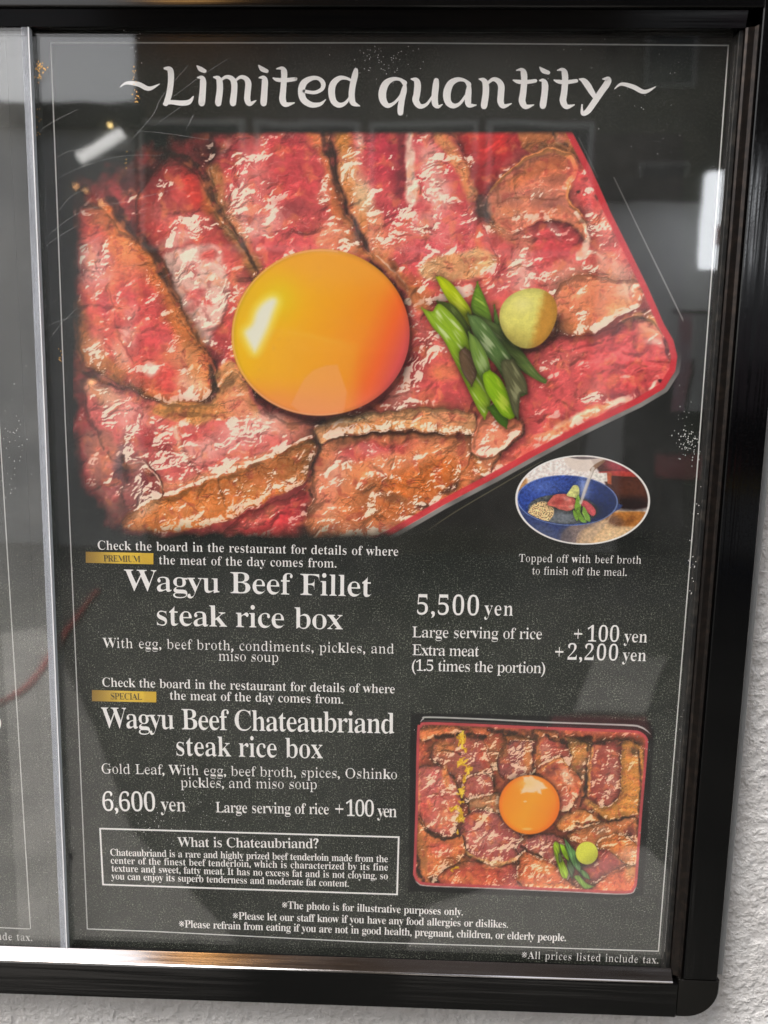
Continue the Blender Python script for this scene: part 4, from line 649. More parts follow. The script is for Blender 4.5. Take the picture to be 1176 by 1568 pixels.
GLYPHS = r'''(323/3T3z3X4f3k5G3*5-4G6b3=6b3Y5<335G2*4d2!3z2*2}332L3Y1n3=104G103*1p3k2L3X2{ )323/3N3z3J2{352L2)1p2a102!103I1n3m2L3)2}3>3z3)4d3m5G3I5<2!6b2a6b2)5-355G3J4f +584/3-5*3-4v2w4v2w4G3-4G3-334Q334Q4G5d4G5d4v4Q4v4Q5* ,219/2y1u371<3R2E3X2h3T2*3G302|372(332v2^2r2#2u2n2%2d2^2Z2^2F2;1{2y1% .219/2~312*2{2x2-2s2u2x2e2*2U2~2Q3F2U3P2e3T2u3P2-3F2{ 0559/402P3v2S3X2Z3D2m2{2&2)322x3R2o3;2l4e2o562x5p2)5?2{6C3D6U3X6g3v6o406q4S6o4p6g4-6U526C5F5?5P5p5Y565b4d5Y3;5P3R5F32522&4+2m4p2Z4R2S/402w4G2!4T2>4a3D4h3y4j4d4h5H4a5%4T624H6F406K3*6F3v623n5%3g5H3d4d3g3y3n3D3v2>3*2! 1559/2^2U2^2u3Z2u3k2w3r2$3w2<3x343x603P5l3A5a2`5X2*5Z2y5h2r5s2p5*305{3K673h6N3^6n4n6n4n344o2>4s2%4!2x4=2u5U2u5U2U 2559/2m2U2m2|3b3;3$4H3~4g4D4&4M534R5Q4S5p4Q5?4I68466I3>6M3x6J3l6C3d603V5w3T5K335N2)5V2w5f2q5r2o5*2r622!6I2@6W3D6h3f6o3>6q4O6o4q6g4>6U566D5G5^5J5s5H5b5D5K54534@4*4c4O3y3l3A304g304u324)394@3K4}3Z523o5V3o5T2U 5559/3(2P3Y2R372Y2<2i2y2u2r2+2o312r3G2z3R2=3X353Z363L3B373H2_3R2*3g2!3y2y3?2!462)4I2@4S374Y3S4a3t4Z3^4T4B4J4Q454a3<4g3r4i3M4g2}4Z2y4i2?6l5A6l5D5f4*5f4%5w4w5;4q5?4g5@3N5@3F4+3d4>3+4@4L4=4q4%4^4o5D4U5O435S3t5P3P5H31532&4+2o4o2d4S2V452Q 6559/462P3)2R3k2X3R2i392w2`2?2)3F2x3g2s3=2q4P2t4%2z5H2;5p335`3M6J3l6b3?6m4P6q4s6o4@6i586Z5K6O5Q6B5T5|5P5(5F5t4|5k4s5h4p5<4l624f6D4W6K4K6M426J3-673x5<3n5l3g5F3c4y3%4=3~4^4M4_4o4?4>4(5A4q5P4V5Y465b3z5Y3R5O2}582w4+2e4f2T/482w4K2y4U2(4c2^4l3I4o3t4k464c4U4S4e4H4k444m3>4l3y4f3l4X3c4O3e3&3k3V3t353&2<3^2! ?333/2-5<385>3P5-3b5y3f5g3Q4~304g2+3_2<3x2}3i3F3X3N3<3o4V3@4`455m415<3;6B3l6T396a/3M31372{2{2-2@2u2{2e372U3M2Q3b2U3m2e3q2u3m2-3b2{ A650/2O2U2O2i2b2k2m2q2v2%2&314E6b4R6a5z395;2-5{2u662k6K2i6K2U4U2U4U2i4r2k4&2r4-2$4*2=4#354m3h3M3h332|312=312&352s3H2k3b2i3e2i3e2U/3T3%4e3%3@5D B659/2g2U2g2h2#2k2?2s2}2)3136315n2~5)2|5|2?662)6C2v6F2g6G2g6T4O6T4{6O5b6A5!5+5+5a5%585o4-5O4t4=4i5V4W5!4D5`3=623h5}3E5-2>5p2u5P2f4?2X4b2U/3{4m404m4O4n4h4s4u4#4%4?4+594;5W4*5z4y5|4p664c6B4L6D476B40663|5|3{5&/4P2m4i2o4y2u4-2&4{364~3f4|3%4?404&4E4q4O4W4U474W3{4W3{2^3|2$422t4B2o C697/4p2M4J2P3=2W3l2j3N2!332}2;3N2x3p2q3|2o4U2q4#2y592;5b335z3O5|3n6E3?6Q4L6Y4r6a556W5n6I5#6E5=6G5|6O626a6F6a6F5562555>5X5x5w5f5^5J684|6H4w6K4I6A3>5%3w5E3q4S3w3m3@304N2v4(2m5C2p5f2$5*2}693O6N3B5`2$5l2e592R E658/2e2U2e2g2#2j2?2q2~2&3133315n2~5?2?672#6E2g6G2g6T5;6T5;5D5z5D5s5f5i5!5T5@58624&684W6A496942663}603{5$3{4h444h4O4j4f4p4r4y4&4}4=5W515W513X4=3X4+3y4$3`4r4A4e4J4L4O3}4Q3{4Q3{2`3}2%432u4E2q4W2o4%2r592x5W2+5p315(3N5{3p6A3p5>2U F602/2g2U2g2h2#2l2?2t2}2*3137315s2}5@2?652!6C2e6G2e6T5)6T5)5D5u5D5n5f5d5!5P5@56634%694V6B496A42683}643{5-3{4i424i4M4k4c4q4o4!4$4~4;5X505X503X4;3X4(3x4y3`4p4A4c4J4L4P404Q3{4Q3{353|2=402!462r4G2m4p2h4p2U G756/4y2M4P2P3_2W3p2i3Q2z352|2<3L2y3o2r3{2o4U2r4$2y592<5b345!3P5|3n6E3?6Q4K6Y4q6a576W5o6I5#6E5-6G5@6K626a6G6a6G5462545>5X5x5v5f5@5K684}6H4x6K4J6A3?5%3x5F3r4U3u3&3%3R3_2`4D2w4b2i4%2e542g5J2o5R2$5U2}5U3e5R3y5K3;553^4%3{4%486!486!3{6g3^6U3;6O3y6M3f6M2q5#2Z5J2Q I388/2e2U2e2h2z2l2?2s2}2&3131315#2~5|2@682#6E2e6G2e6T4g6T4g6G4K6E46683}5|3{5#3{333|2=402#452t4E2o4Q2k4h2h4h2U L635/2g2U2g2h2#2k2?2s2}2(3135315v2}5^2?662#6E2g6G2g6T4k6T4k6G4S6G4F6D466840603|5<3{5v3{373}2%422w492s4Y2o4(2r592y5W2;5p355&3T5_3y683y5=2U M944/2e2U2e2h2!2k2?2s2}2(3134315x305=2|602^672+6C2f6G2f6T3}6T5B3p6O6T7%6T7%6G7i6D7V657O5@7M5v7M397N2>7P2!7U2r7c2m7$2h7$2U5*2U5*2h6C2m6K2s6P2#6S2>6S376S5;4=2U4z2U3N5%3N353Q2&3Y2q3n2j3-2h3-2U O782/4s2M4I2P3-2a3f2q3F2<2_3E2$3j2s3^2o4U2s4&2$5F2_5j3F5-3f673;6O4L6Y4w6b586Y5f6O5-686B5;6W5k6m5F6w4&6z4U6w3^6m3j6W3E6A2<5+2q5d2a562P/4v2d592n5a2_5q3i5v4U5t4^5l5X5Y5%5G624_6G4s6K4G6A3=5%3w5F3r4U3u3&3$3R3@2`4A2v4V2i P622/2g2U2g2h2#2k2?2s2}2(3135315v2}5@2?662#6D2g6G2g6T4J6T4=6Q5P6I5m645%5-5?5n5_5M5?4`5%4w5m4d5O4O4^4G4e4D3{4D3{353}2(442s4I2k4e2h4e2U/3{4V4A4V4W4X4o4c4!4m4-4!4?4{4^5K4=5s4%5@4s634e694L6B496A41663|5}3{5- R704/2g2U2g2h2#2k2?2s2}2(3135315v2}5@2?662#6D2g6G2g6T4M6T4(6R5K6J5n675*5>5{5q605O5{4`5&4v5h4d594Q6C2)6R2n6Z2i6k2h6m2h6m2U5R2U4A4I3{4I3{353}2(442s4I2k4e2h4e2U/3{4Y4C4Y4Z4a4s4g4)4q4^4(4~51515P4|5u4-5^4r674R6B4A6941643|5_3{5! S581/2!2M2!3#2?3#313T3D333S2(3k2q3(2i462f4O2h4d2m4q2v4y2)4&2{4)3B4#3W4o3n4S3$3&423S4O334m2?4&2*502(5M2+5p2`5>3A6A3V6O3t6Y3}6b4V6Y4+6O4@6M4}6L556N5B6S5D6b5R6b5R5D5F5D565d4^5z4#5`4j6A4P6I446L3(6I3n683c5@3Y5w3b5e3l5P3#5D40514m4#4?4n5B4Y5Q4H5Z405f3&5h3i5d3E5R2<592q4*2a4d2Q432M3#2O3d2U3J2b382d312c2|2a2?2M T630/3D2U3D2h3a2k3p2r3w2(3z353z6C3u6C3V6A3B632^5>2%5w2u5b2q5B2c5B2c6T5{6T5{5B5)5B5x5n5f5?5D674y6C4u6C4u354w2(4&2q4`2j5J2h5J2U U733/4i2K432O3t2Y3U2q3D2>333M2~3z2~5v2|5@2?662!6D2f6G2f6T4d6T4d6G4B6C43673}5~3_5v3_3n3{3M42304C2)4P2u4g2n4$2k5I2r5j2;5!3J5(3#5(5v5%5@5v665h6D5J6G5J6T6h6T6h6G6O6C6C64665?645v643`613X5>2{5w2s5X2Z502O W910/3;2M2s5(2m5}2g682W6E2I6G2I6T3_6T3_6G3&6F3v6C3p653n5{3t5r4Q3x4~5b4<5;4(614x6A4m6E4U6G4U6T6H6T6H6G5}6E5-685(5{5;5#6h3*775o7D5@7C63756A6`6F6$6G6$6T7*6T7*6G7v6C7l647e5>7X5v6M2M682M5A55422M a512/4o2M4S2Q4F2b492u3+2c3i2R3G2O302P2-2U2y2c2n2u2j2@2n3D2x3V2^3l3Y3(4842484e464w3~4+3;4^3t4`3b4^3Q4<3N4$3T4p3Z4f3b4W3Y4K3R4A3G4433422=442$4C2v4M2s4a2w4q2&4)2{4`3F543d5A3%5C4D5A4c534u4^4)4!4?4g4^4G4^2?4`2y4|2v512u5D2z5K2o532Z4*2Q/3v2t3>2y3~2(482@483-3y3w3e3b3X373a2;3i2x b537/2!2M2!5$2z5}2w692o6E2a6H2a6T3m6T3m4)3&4~41594O5C4o584;4|544%5I4g5R4F5T3*5Q3X5F314}2y4z2e4h2U4O2O432M3&2Q3i2Z3N2p2+2M/3{2e4C2h4O2q4W2&4e3G4g3$4e4J4W4l4N4x4C4&3|4)3-4(3z4z3q4q3m4e3m2{3q2w3#2j c437/3z2M3Y2Q392c2=2u2w2`2m3O2i3v2m462y4a2^4!3H4{3i583>5D4C5B4V564k4|4w4-4$4w4&4g4$4U4w4K4n4E4a4C4J4G494R464k464s474!454;3}4_3-4{3q4?3d4z3V4Z3T403V3p3b3N3l323z2-3@2!4C2w4T2z4k2+4!2~4;2>4j2k4D2S d551/3n2M3O2Q332c2+2u2u2`2l3N2i3t2m462v4b2-4!354|3S583r5C3?594A4~4Q4)4Q5<4O624I6A476F3?6H3?6T5D6T5D315E2+5H2y5O2s5c2o5c2c4_2Y4Q2M4Q2x4A2d3=2R/3<2p3~2s4A2z4K2;4Q314Q4e4M4q4E4z424(3>4*3z4&3o4x3g4k3Z4G3X3x3Z3I3f2=3n2z3x2s e448/3x2M3W2Q382c2<2u2w2{2m3Q2i3!2m4A2w4d2=4#3A4|3Z583!5C44594R4~4k4)4x4l4)4K4+3=4+3*3W3*3a3S3m2~3(2(482!4R2%4j2?4z394;2~4j2o4C2T/3V434A434A4K484l444&3`4@3%4{3k4<3Z4o3V4C f318/2f2U2f2g2q2i2y2k2$2o2(2u2*2~2*4&2g4&2g562*562*5c2;5#2`5}386E3Q6R3m6Y3>6a4I6X4c6M4m6C4s604u5<4s5w4m5m4c5g4R5d4F5f465l3~5t3}5&3~5?44634668476C446I3_6K3&6H3x6A3u5}3t5%3t564C564C4&3t4&3t2^3v2y3#2n3=2i482g482U g487/3r1B3O1C301H2&1P2q1Z2h1l2e1x2j1>2w222{2B2!2N2p2b2m2q2p2+2!302`3E3L3R2<3j2r3-2k4I2o4e2y4y2>4>3B523Z593!5C46594Y515B515B4y4y4y4<4b4@4C4=3?4&3v4q3g4Y3V4C3O3<3L3!3M3p3N3d3L3T3F3M373K2}3N2=3X2)3o2&3>2&4Q2%4r2y4;2q512e582N5A22561%4{1k4#1V4c1K471D/3!3b3<3d3{3j423r473=484H474k424&3{4=3<4_3!4{3q4_3h4=3b4&3W4k3U4H3W3=3b3r3h3j3q3d/3%1T4M1X4m1j4u1&4r1@4k1~4W234C243H24371{311;2~1z341n3F1c3Z1V h567/2i2U2i2g2u2i2$2n2)2w2*2;2*5;2)602$6A2u6F2i6I2i6T3t6T3t4w3>4`4E584f5C4+57554@5H4q5L4I5L2;5M2w5Q2o5X2i5j2g5j2U4A2U4A2g4E2g4Q2j4X2t4Z2;4Z4M4Y4d4U4q4N4x4B4!3{4x3(4o3t4Z3t2;3u2w3y2o3(2i3_2g3_2U i295/3K5j355l2^5t2+5(2)5|2+6C2^6O356W3K6Z3Z6W3l6O3t6C3v5|3t5(3l5t3Y5l/2i2U2i2g2u2i2$2n2)2w2*2;2*4m2)4#2%4;2w4@2j4^2k563t563t2;3v2w3y2o3(2i3_2g3_2U j312/3O5j395m2|5u2=5)2;5}2=6D2|6P3A6X3O6a3d6X3p6P3x6D3!5}3x5*3p5v3d5m/2u1B2c1C2M1H281Q1}1b1?1n1<1#1>1>1{2026262J282V272f212l1@2o1&2m1w2i1o2c1d2g1V2r1S2&1V2=1f2?1t2^1>2^4k2?4!2;4;2!4@2k4_2k563#563#2E3z1;3r1o3d1X3L1K2}1D k534/2h2U2h2g2u2i2$2o2)2w2*2;2*5-2)612%6A2w6F2j6H2k6T3t6T3t3-4T4i4c4u4g4(4d4<4U4@4G4^4D4^4D565W565W4^5D4>4{4(4$4s4Q4G5X2u5h2j5t2g5t2U4H2U4H2g4M2g4V2h4a2l4c2s4W2&3&3t3t3j3t2;3u2w3y2o3(2i3_2g3_2U l297/2i2U2i2g2u2i2$2n2)2w2*2;2*5-2)602%6A2w6F2j6H2j6T3t6T3t2;3v2w3y2o3(2i3_2g3_2U m825/2i2U2i2g2u2i2$2n2)2w2*2;2*4m2)4!2$4;2u4@2i4_2i563s563s4v3=4_4C584a5C4&57524^5D4s5Z4^5x57615C6T576n4@6z4q6%4I6%2;6&2w6+2o6@2i742g742U5u2U5u2g5)2i5>2o5_2w5`2;5`4M5_4d5>4q5)4x5u4!5g4x5T4p5H4a5H2;5I2w5L2o5S2i5e2g5e2U482U482g4K2i4S2o4V2w4W2;4W4M4V4d4S4q4L4x484!3_4x3%4o3s4Z3s2;3t2w3x2o3%2i3@2g3@2U n567/2i2U2i2g2u2i2$2n2)2w2*2;2*4m2)4!2$4;2u4@2i4_2i563t563t4x3>4`4E584f5C4+57554@5H4q5L4I5L2;5M2w5Q2o5X2i5j2g5j2U4A2U4A2g4E2g4Q2j4X2t4Z2;4Z4M4Y4d4U4q4N4x4B4!3{4x3(4o3t4Z3t2;3u2w3y2o3(2i3_2g3_2U o501/3-2M3d2R3D2c2>2v2w2|2l3R2i3x2l482w4c2>4#3D4|3d583+5C4G584g4|4%4#4|4c58495B3x583Q4|2{4%2u4h2c4G2Q/3-2c3}2f482m4G2x4J2;4M354O3x4L4T4E4!474<3}4`3-4|3v4`3l4<3f4!3Y4T3W3y3Y363b2;3f2x3m2m3w2f p553/2h1B2h1N2r1P2y1R2%1X2)1e2*1(2*4f2)4y2$4-2v4?2i4`2i563p563p4u3*4_45584W5D4u594^4|5B4$5P4e5X4B5Z3$5X3T5O2~5A2w4@2d4s2R4T2M462Q3;2a3t2s3t1;3w1f3!1X3*1R3_1P471N471B/462p4J2s4U2z4c2=4j3J4m3y4k4F4e4i4W4v4M4$484(3^4#3&4r3t4Z3t2{3$2$3?2s q542/3>1B3>1N481Q4K1U4P1d4Q1r4Q2q492a3=2Q3p2N3P2R332c2+2t2u2^2m3K2j3q2n432y4Y2@4z3F4{3f583-5D49594V504q4+555D5D5D5D1r5E1d5I1V5Q1P5d1N5d1B/3^2q442s4E2y4M2)4Q2`4Q4e4N4!4C4>3_4`3#4@3p4)3h4s3Z4M3W3z3Z3J3h2>3p2!3#2t r428/2i2U2i2g2u2i2$2n2)2w2*2;2*4m2)4#2$4;2v4@2j4^2k563r563r4m3)4*404~4H594Y5C4q594%514<4=4?4w4<4j4(4Y4v4S4i4Q4X4R4Q4W4E4k484q404s3>4o3%4e3w4O3u433u2;3w2v3#2n3=2i472g472U s429/3v2M3Z2Q392Y2~2a2=2X2)2O2u2O2u3N2+3N2_2`392x3M2n3Z2h3n2f3&2h3^2o402y432=40323?3D3z3N3P3f323t2+3-2z442w4O2y4i2(4z2^4?39533S5A3o5D3*5B48544E534I524Q554W5D4g5D4g4P4U4P4K4n464&3>4@3u4`3g4_3V4<3P4$3N4r3P4g3V4X3e4P3s4I42414P3<4e3w4n3d4q3F4n2^4g2x4U2i4E2W3`2P t340/3b2N3J2P342U2_2c2*2u2&2}2&4)2j4)2j4}3B5o3S5;3f663r663r564E564E4)3r4)3r363s2@3v2)3!2!3+2y3{2#452-4E314Q2_472m3(2T u558/3h2M3M2P352W2^2h2-2w2&2^2$3H2$4i2#4y2y4+2q4?2c4_2c563p563p303q2<3v2$3%2w3@2u462x4J2&4U2_4U4i4T4z4O4-4G4@414_41565G565G2|5H2)5L2x5U2s5h2q5h2e4}2Z4U2M4U2y4G2i3}2W3$2P v456/3p2M2w4i2k4+2d4?2S4^2S563(563(4_3z4_3o4^3h4<3f4&3g4y3}3a4a4m4e4!4a4;4R4@4C4_4C565256524`4>4>4(4)4s4f3$2M w647/3a2M2g4v2Y4;2T4?2M4^2M563m563m4^3Y4?3V4-3U4&3V4w3Y4m3*3d4H4Z4A4w454*414>3`4^3+4`3+565F565F4^544@4|4;4`4&4`4y4|4t5P3o5x4o5#4%5!4-5w4>5e4`5e566M566M4`6C4@664;5{4q512M4>2M4Q463n2M x475/2Y2U2Y2f2t2q2?2;3b3l2!4u2m4;2X4^2X563-563-4_3x4^3q4=3n4)3u4s3{4D4Q4p4X4y4Y4)4X4<4T4?4A4_4A565756574`4+4+4n4n483|4@2v512k5D2g5D2U3z2U3z2g3@2i3|2m3}2q3{2!3=2=3l3U3H2?3A2$382u3A2m3I2h3U2f3X2f3X2U y447/2*1B2q1D2c1M2S1Z2P1r2R1%2Y1>2i1}2u202)1~2^1_2~1+311x311t301o321i391f3I1k3U1y3f1|3n2Q2v4k2m4%2g4=2a4@2S4^2Q4^2Q563%563%4^3k4?3g4;3f4$3f4w3i4p3}3X4W4e4a4s4b4$4a4-4V4?4B4^4B564}564}4^4=4?4&4*4r4e3%2C3r1&3f1h3T1S3G1H311C z436/2e2U2e2e3+4=3f4=3G4-2~4!2-4k2!4L2o4L2s564$564$4?3d2m3x2m3`2o4C2t4Q2!4f2{4s3P4&3P4y2U ※635/3R2~2`3W5F5v5l5N/5F2~2`5N3R5v5l3W/2s4T2u4e2!4o2-4u2}4w3B4u3L4o3Q4e3R4T3Q4J3L4A3B442}422-442!4A2u4J/3>363@3H3}3P463W4I3X4V3W4e3P4k3H4m364k2{4e2;4V2&4I2$462&3}2;3@2{/3>5n3@5y3}5*465>4I5@4V5>4e5*4k5y4m5n4k5d4e5U4V5O4I5M465O3}5U3@5d/5A4T5C4e5H4o5R4u5d4w5q4u5z4o5(4e5*4T5(4J5z4A5q445d425R445H4A5C4J'''
# ------------------------------------------------------------------ lettering
B85 = "0123456789ABCDEFGHIJKLMNOPQRSTUVWXYZabcdefghijklmnopqrstuvwxyz!#$%&()*+-;<=>?@^_`{|}~"
BI = {c: i for i, c in enumerate(B85)}
GL = {}
for tok in GLYPHS.split(' '):
    parts = tok[1:].split('/') if tok[0] != '/' else tok[1:].split('/')
    loops = []
    for q in parts[1:]:
        n = [(BI[q[i]]*85+BI[q[i+1]])*2-400 for i in range(0, len(q), 2)]
        loops.append(np.array(n, float).reshape(-1, 2))
    GL[tok[0]] = (float(parts[0]), loops)
for ch in 'ij':                            # a little more air under the dots
    k = max(range(len(GL[ch][1])), key=lambda i: GL[ch][1][i][:, 1].min())
    GL[ch][1][k] = (GL[ch][1][k]-[GL[ch][1][k][:, 0].mean(), 0.0])*[1.08, 1]+[GL[ch][1][k][:, 0].mean(), 30]
_P = crom([(85, 530, 58), (120, 625, 42), (210, 668, 40), (310, 630, 58), (330, 530, 62), (275, 430, 50), (220, 340, 40), (205, 230, 36)], 5)
_t = np.gradient(_P[:, :2], axis=0); _t /= np.linalg.norm(_t, axis=1)[:, None]; _n = np.stack([-_t[:, 1], _t[:, 0]], 1)
_dot = np.array([[208+66*math.cos(a), 55+66*math.sin(a)] for a in np.arange(10)*.628318])
GL['?'] = (440.0, [np.vstack([_P[:, :2]+_n*_P[:, 2:], (_P[:, :2]-_n*_P[:, 2:])[::-1]]), _dot])
_gc = {}
def glyph(ch, thin):                      # outline with its stems thinned sideways by `thin` units, tessellated
    if not ch.isalnum(): thin = {'?': 0, '.': -12, ',': -8, '(': 0, ')': 0}.get(ch, min(thin, 22))
    if ch in 'AvwxykVWz': thin = min(thin, 14)
    if (ch, thin) in _gc: return _gc[ch, thin]
    adv, loops = GL[ch]; res = []
    def area(p): x, y = p.T; return .5*np.sum(x*np.roll(y, -1)-np.roll(x, -1)*y)
    big = max(loops, key=lambda p: abs(area(p))); sg = 1 if area(big) > 0 else -1
    for p in loops:
        keep = np.linalg.norm(p-np.roll(p, 1, 0), axis=1) > 1.0; p = p[keep]
        a = p-np.roll(p, 1, 0); b = np.roll(p, -1, 0)-p
        na = np.stack([a[:, 1], -a[:, 0]], 1)/np.linalg.norm(a, axis=1)[:, None]; nb = np.stack([b[:, 1], -b[:, 0]], 1)/np.linalg.norm(b, axis=1)[:, None]
        n = na+nb; n = n/np.maximum(np.linalg.norm(n, axis=1), .3)[:, None]*sg
        q = p.copy(); q[:, 0] -= np.clip(n[:, 0]*1.3, -1, 1)*thin; res.append(q)
    def inside(pt, poly):
        x, y = poly.T; x2, y2 = np.roll(x, -1), np.roll(y, -1); cr = ((y > pt[1]) != (y2 > pt[1])) & (pt[0] < (x2-x)*(pt[1]-y)/(y2-y+1e-12)+x); return cr.sum() % 2 == 1
    V = np.vstack(res); F = []; off = np.cumsum([0]+[len(q) for q in res]); outer = [i for i, p in enumerate(res) if not any(k != i and inside(p[0], q) for k, q in enumerate(res))]
    for o_ in outer:                       # every separate shape with its own holes (the dot of an i apart from its stem)
        grp = [o_]+[k for k in range(len(res)) if k not in outer and inside(res[k][0], res[o_])]
        ids = np.concatenate([np.arange(off[k], off[k+1]) for k in grp])
        for tr in tessellate_polygon([[Vector((x, y, 0)) for x, y in res[k]] for k in grp]):
            tr = tuple(int(ids[i]) for i in tr); A = V[list(tr)]; F.append(tr if np.cross(A[1]-A[0], A[2]-A[0]) > 0 else tr[::-1])
    _gc[ch, thin] = (adv, V, np.array(F)); return _gc[ch, thin]
LIFT = .0004
def text_mesh(runs, x0, y0, x1, y1, lift=LIFT):
    """runs: (string, capital height px, thinning, width factor); baseline from pixel (x0,y0) to (x1,y1)"""
    A = np.array(at(x0, y0)); Bp = np.array(at(x1, y1)); L = np.linalg.norm(Bp-A); ux = (Bp-A)/L; uy = np.array([ux[1], -ux[0]])
    pen = 0.0; items = []; gaps = 0; last = 0
    for s, cap, thin, wf in runs:
        hp = abs(at(x0, y0)[1]-at(x0, y0-cap)[1]); sc = hp/678.0
        for ch in s:
            if ch == ' ': pen += 340*sc*wf; gaps += 1.5; continue
            adv, V, F = glyph(ch, thin); items.append((V, F, sc, wf, pen, gaps)); pen += adv*sc*wf; gaps += 1
            last = 30*sc*wf
    tr = (L-(pen-last))/max(gaps-1, 1)
    vs, fs, n = [], [], 0
    for V, F, sc, wf, px, g in items:
        P = A+np.outer(px+g*tr+V[:, 0]*sc*wf, ux)+np.outer(V[:, 1]*sc, uy)
        vs += [wp(p[0], p[1], lift) for p in P]; fs += [tuple(int(i)+n for i in f) for f in F]; n += len(V)
    return vs, fs
def text(name, parent, runs, x0, y0, x1, y1, m=None, label=None, lift=LIFT):
    o = obj(name, *text_mesh(runs, x0, y0, x1, y1, lift), m or M_INK, parent)
    if label: o['label'] = label
    return o
def px_poly(name, parent, pts, m, lift=LIFT, faces=None):
    v = [wp(*at(x, y), lift) for x, y in pts]; return obj(name, v, faces or [tuple(range(len(pts)))[::-1]], m, parent)
def px_line(pts, w, lift=LIFT, closed=False):   # ribbon along pixels, width w pixels
    P = [np.array(at(x, y)) for x, y in pts]; hw = w*.00054/2*1.0; vs, fs = [], []; n = len(P); out = []
    for i in range(n):
        a = P[i-1] if (i or closed) else P[i]; b = P[(i+1) % n] if (i < n-1 or closed) else P[i]
        d1 = P[i]-a; d2 = b-P[i]; u = d1/(np.linalg.norm(d1)+1e-12); v = d2/(np.linalg.norm(d2)+1e-12); tt = u+v; tt /= np.linalg.norm(tt)+1e-12
        nn = np.array([-tt[1], tt[0]]); k = hw/max(abs(np.dot(nn, [-(v if np.any(d2) else u)[1], (v if np.any(d2) else u)[0]])), .4)
        vs += [wp(*(P[i]+nn*k), lift), wp(*(P[i]-nn*k), lift)]
    for i in range(n if closed else n-1): j = (i+1) % n; fs.append((2*i, 2*j, 2*j+1, 2*i+1))
    return vs, fs
# hand lettered headline: strokes as (x, y, half width) along a pen path, in enlarged-drawing units
def stroke_poly(pts, ox, oy, s, lift):
    P = crom([(x, y, w) for x, y, w in pts], 7); c = P[:, :2]/s+[ox, oy]; r = P[:, 2]/s/2
    t = np.gradient(c, axis=0); t /= np.linalg.norm(t, axis=1)[:, None]+1e-9; n = np.stack([-t[:, 1], t[:, 0]], 1)
    a0 = math.atan2(-t[0][1], -t[0][0]); a1 = math.atan2(t[-1][1], t[-1][0])
    Lp = [c[i]+n[i]*r[i] for i in range(len(c))]; Rp = [c[i]-n[i]*r[i] for i in range(len(c))]
    V = []; F = []
    for a, b in zip(Lp, Rp): V += [a, b]
    for i in range(len(c)-1): F.append((2*i, 2*i+2, 2*i+3, 2*i+1))
    for k, ang, rr, q in ((0, a0, r[0], (1, 0)), (len(c)-1, a1, r[-1], (0, 1))):
        base = len(V); m = 6
        for j in range(1, m): V.append(c[k]+rr*np.array([math.cos(ang-math.pi/2+math.pi*j/m), math.sin(ang-math.pi/2+math.pi*j/m)]))
        st, en = (2*k+1, 2*k) if k else (2*k, 2*k+1)
        F.append((st, *range(base, base+m-1), en))
    return [wp(*at(*v), lift) for v in V], F
HEAD1 = [[(12,150,3),(40,133,13),(90,138,20),(135,157,18),(181,137,3)],
 [(203,70,10),(222,73,22),(229,88,26),(229,130,25),(222,180,25),(212,212,24),(208,222,20)],[(202,222,14),(230,215,18),(275,219,22),(308,214,20),(326,190,4)],
 [(344,110,6),(360,110,18),(367,125,26),(366,165,27),(362,212,29),(362,220,26)],[(342,60,6),(356,73,20),(374,82,16)],
 [(412,108,5),(430,112,20),(438,128,26),(439,165,27),(433,212,28),(433,221,25)],[(437,128,8),(463,108,14),(487,112,20),(500,132,26),(501,165,26),(496,210,28),(496,220,26)],[(500,128,8),(526,108,14),(549,113,20),(561,134,26),(558,175,26),(557,205,26),(568,222,20),(594,208,4)],
 [(608,110,6),(625,110,18),(632,125,26),(630,165,27),(627,212,28),(627,220,26)],[(606,58,6),(620,73,20),(640,82,16)],
 [(683,72,5),(704,70,16),(714,84,26),(714,120,25),(710,170,26),(708,205,28),(722,225,22),(758,218,5)],[(668,112,6),(685,119,16),(720,121,18),(762,116,16),(764,114,10)],
 [(800,168,14),(845,174,15),(877,158,17),(881,133,20),(862,114,16),(832,113,20),(800,132,28),(789,165,30),(797,203,28),(830,226,24),(868,224,16),(893,204,3)],
 [(1010,128,10),(985,114,12),(953,112,20),(926,135,28),(918,170,29),(926,210,26),(950,228,22),(978,218,14),(1002,185,8)],[(1022,78,18),(1018,100,26),(1008,145,26),(1004,185,26),(1010,218,24),(1038,231,5)]]
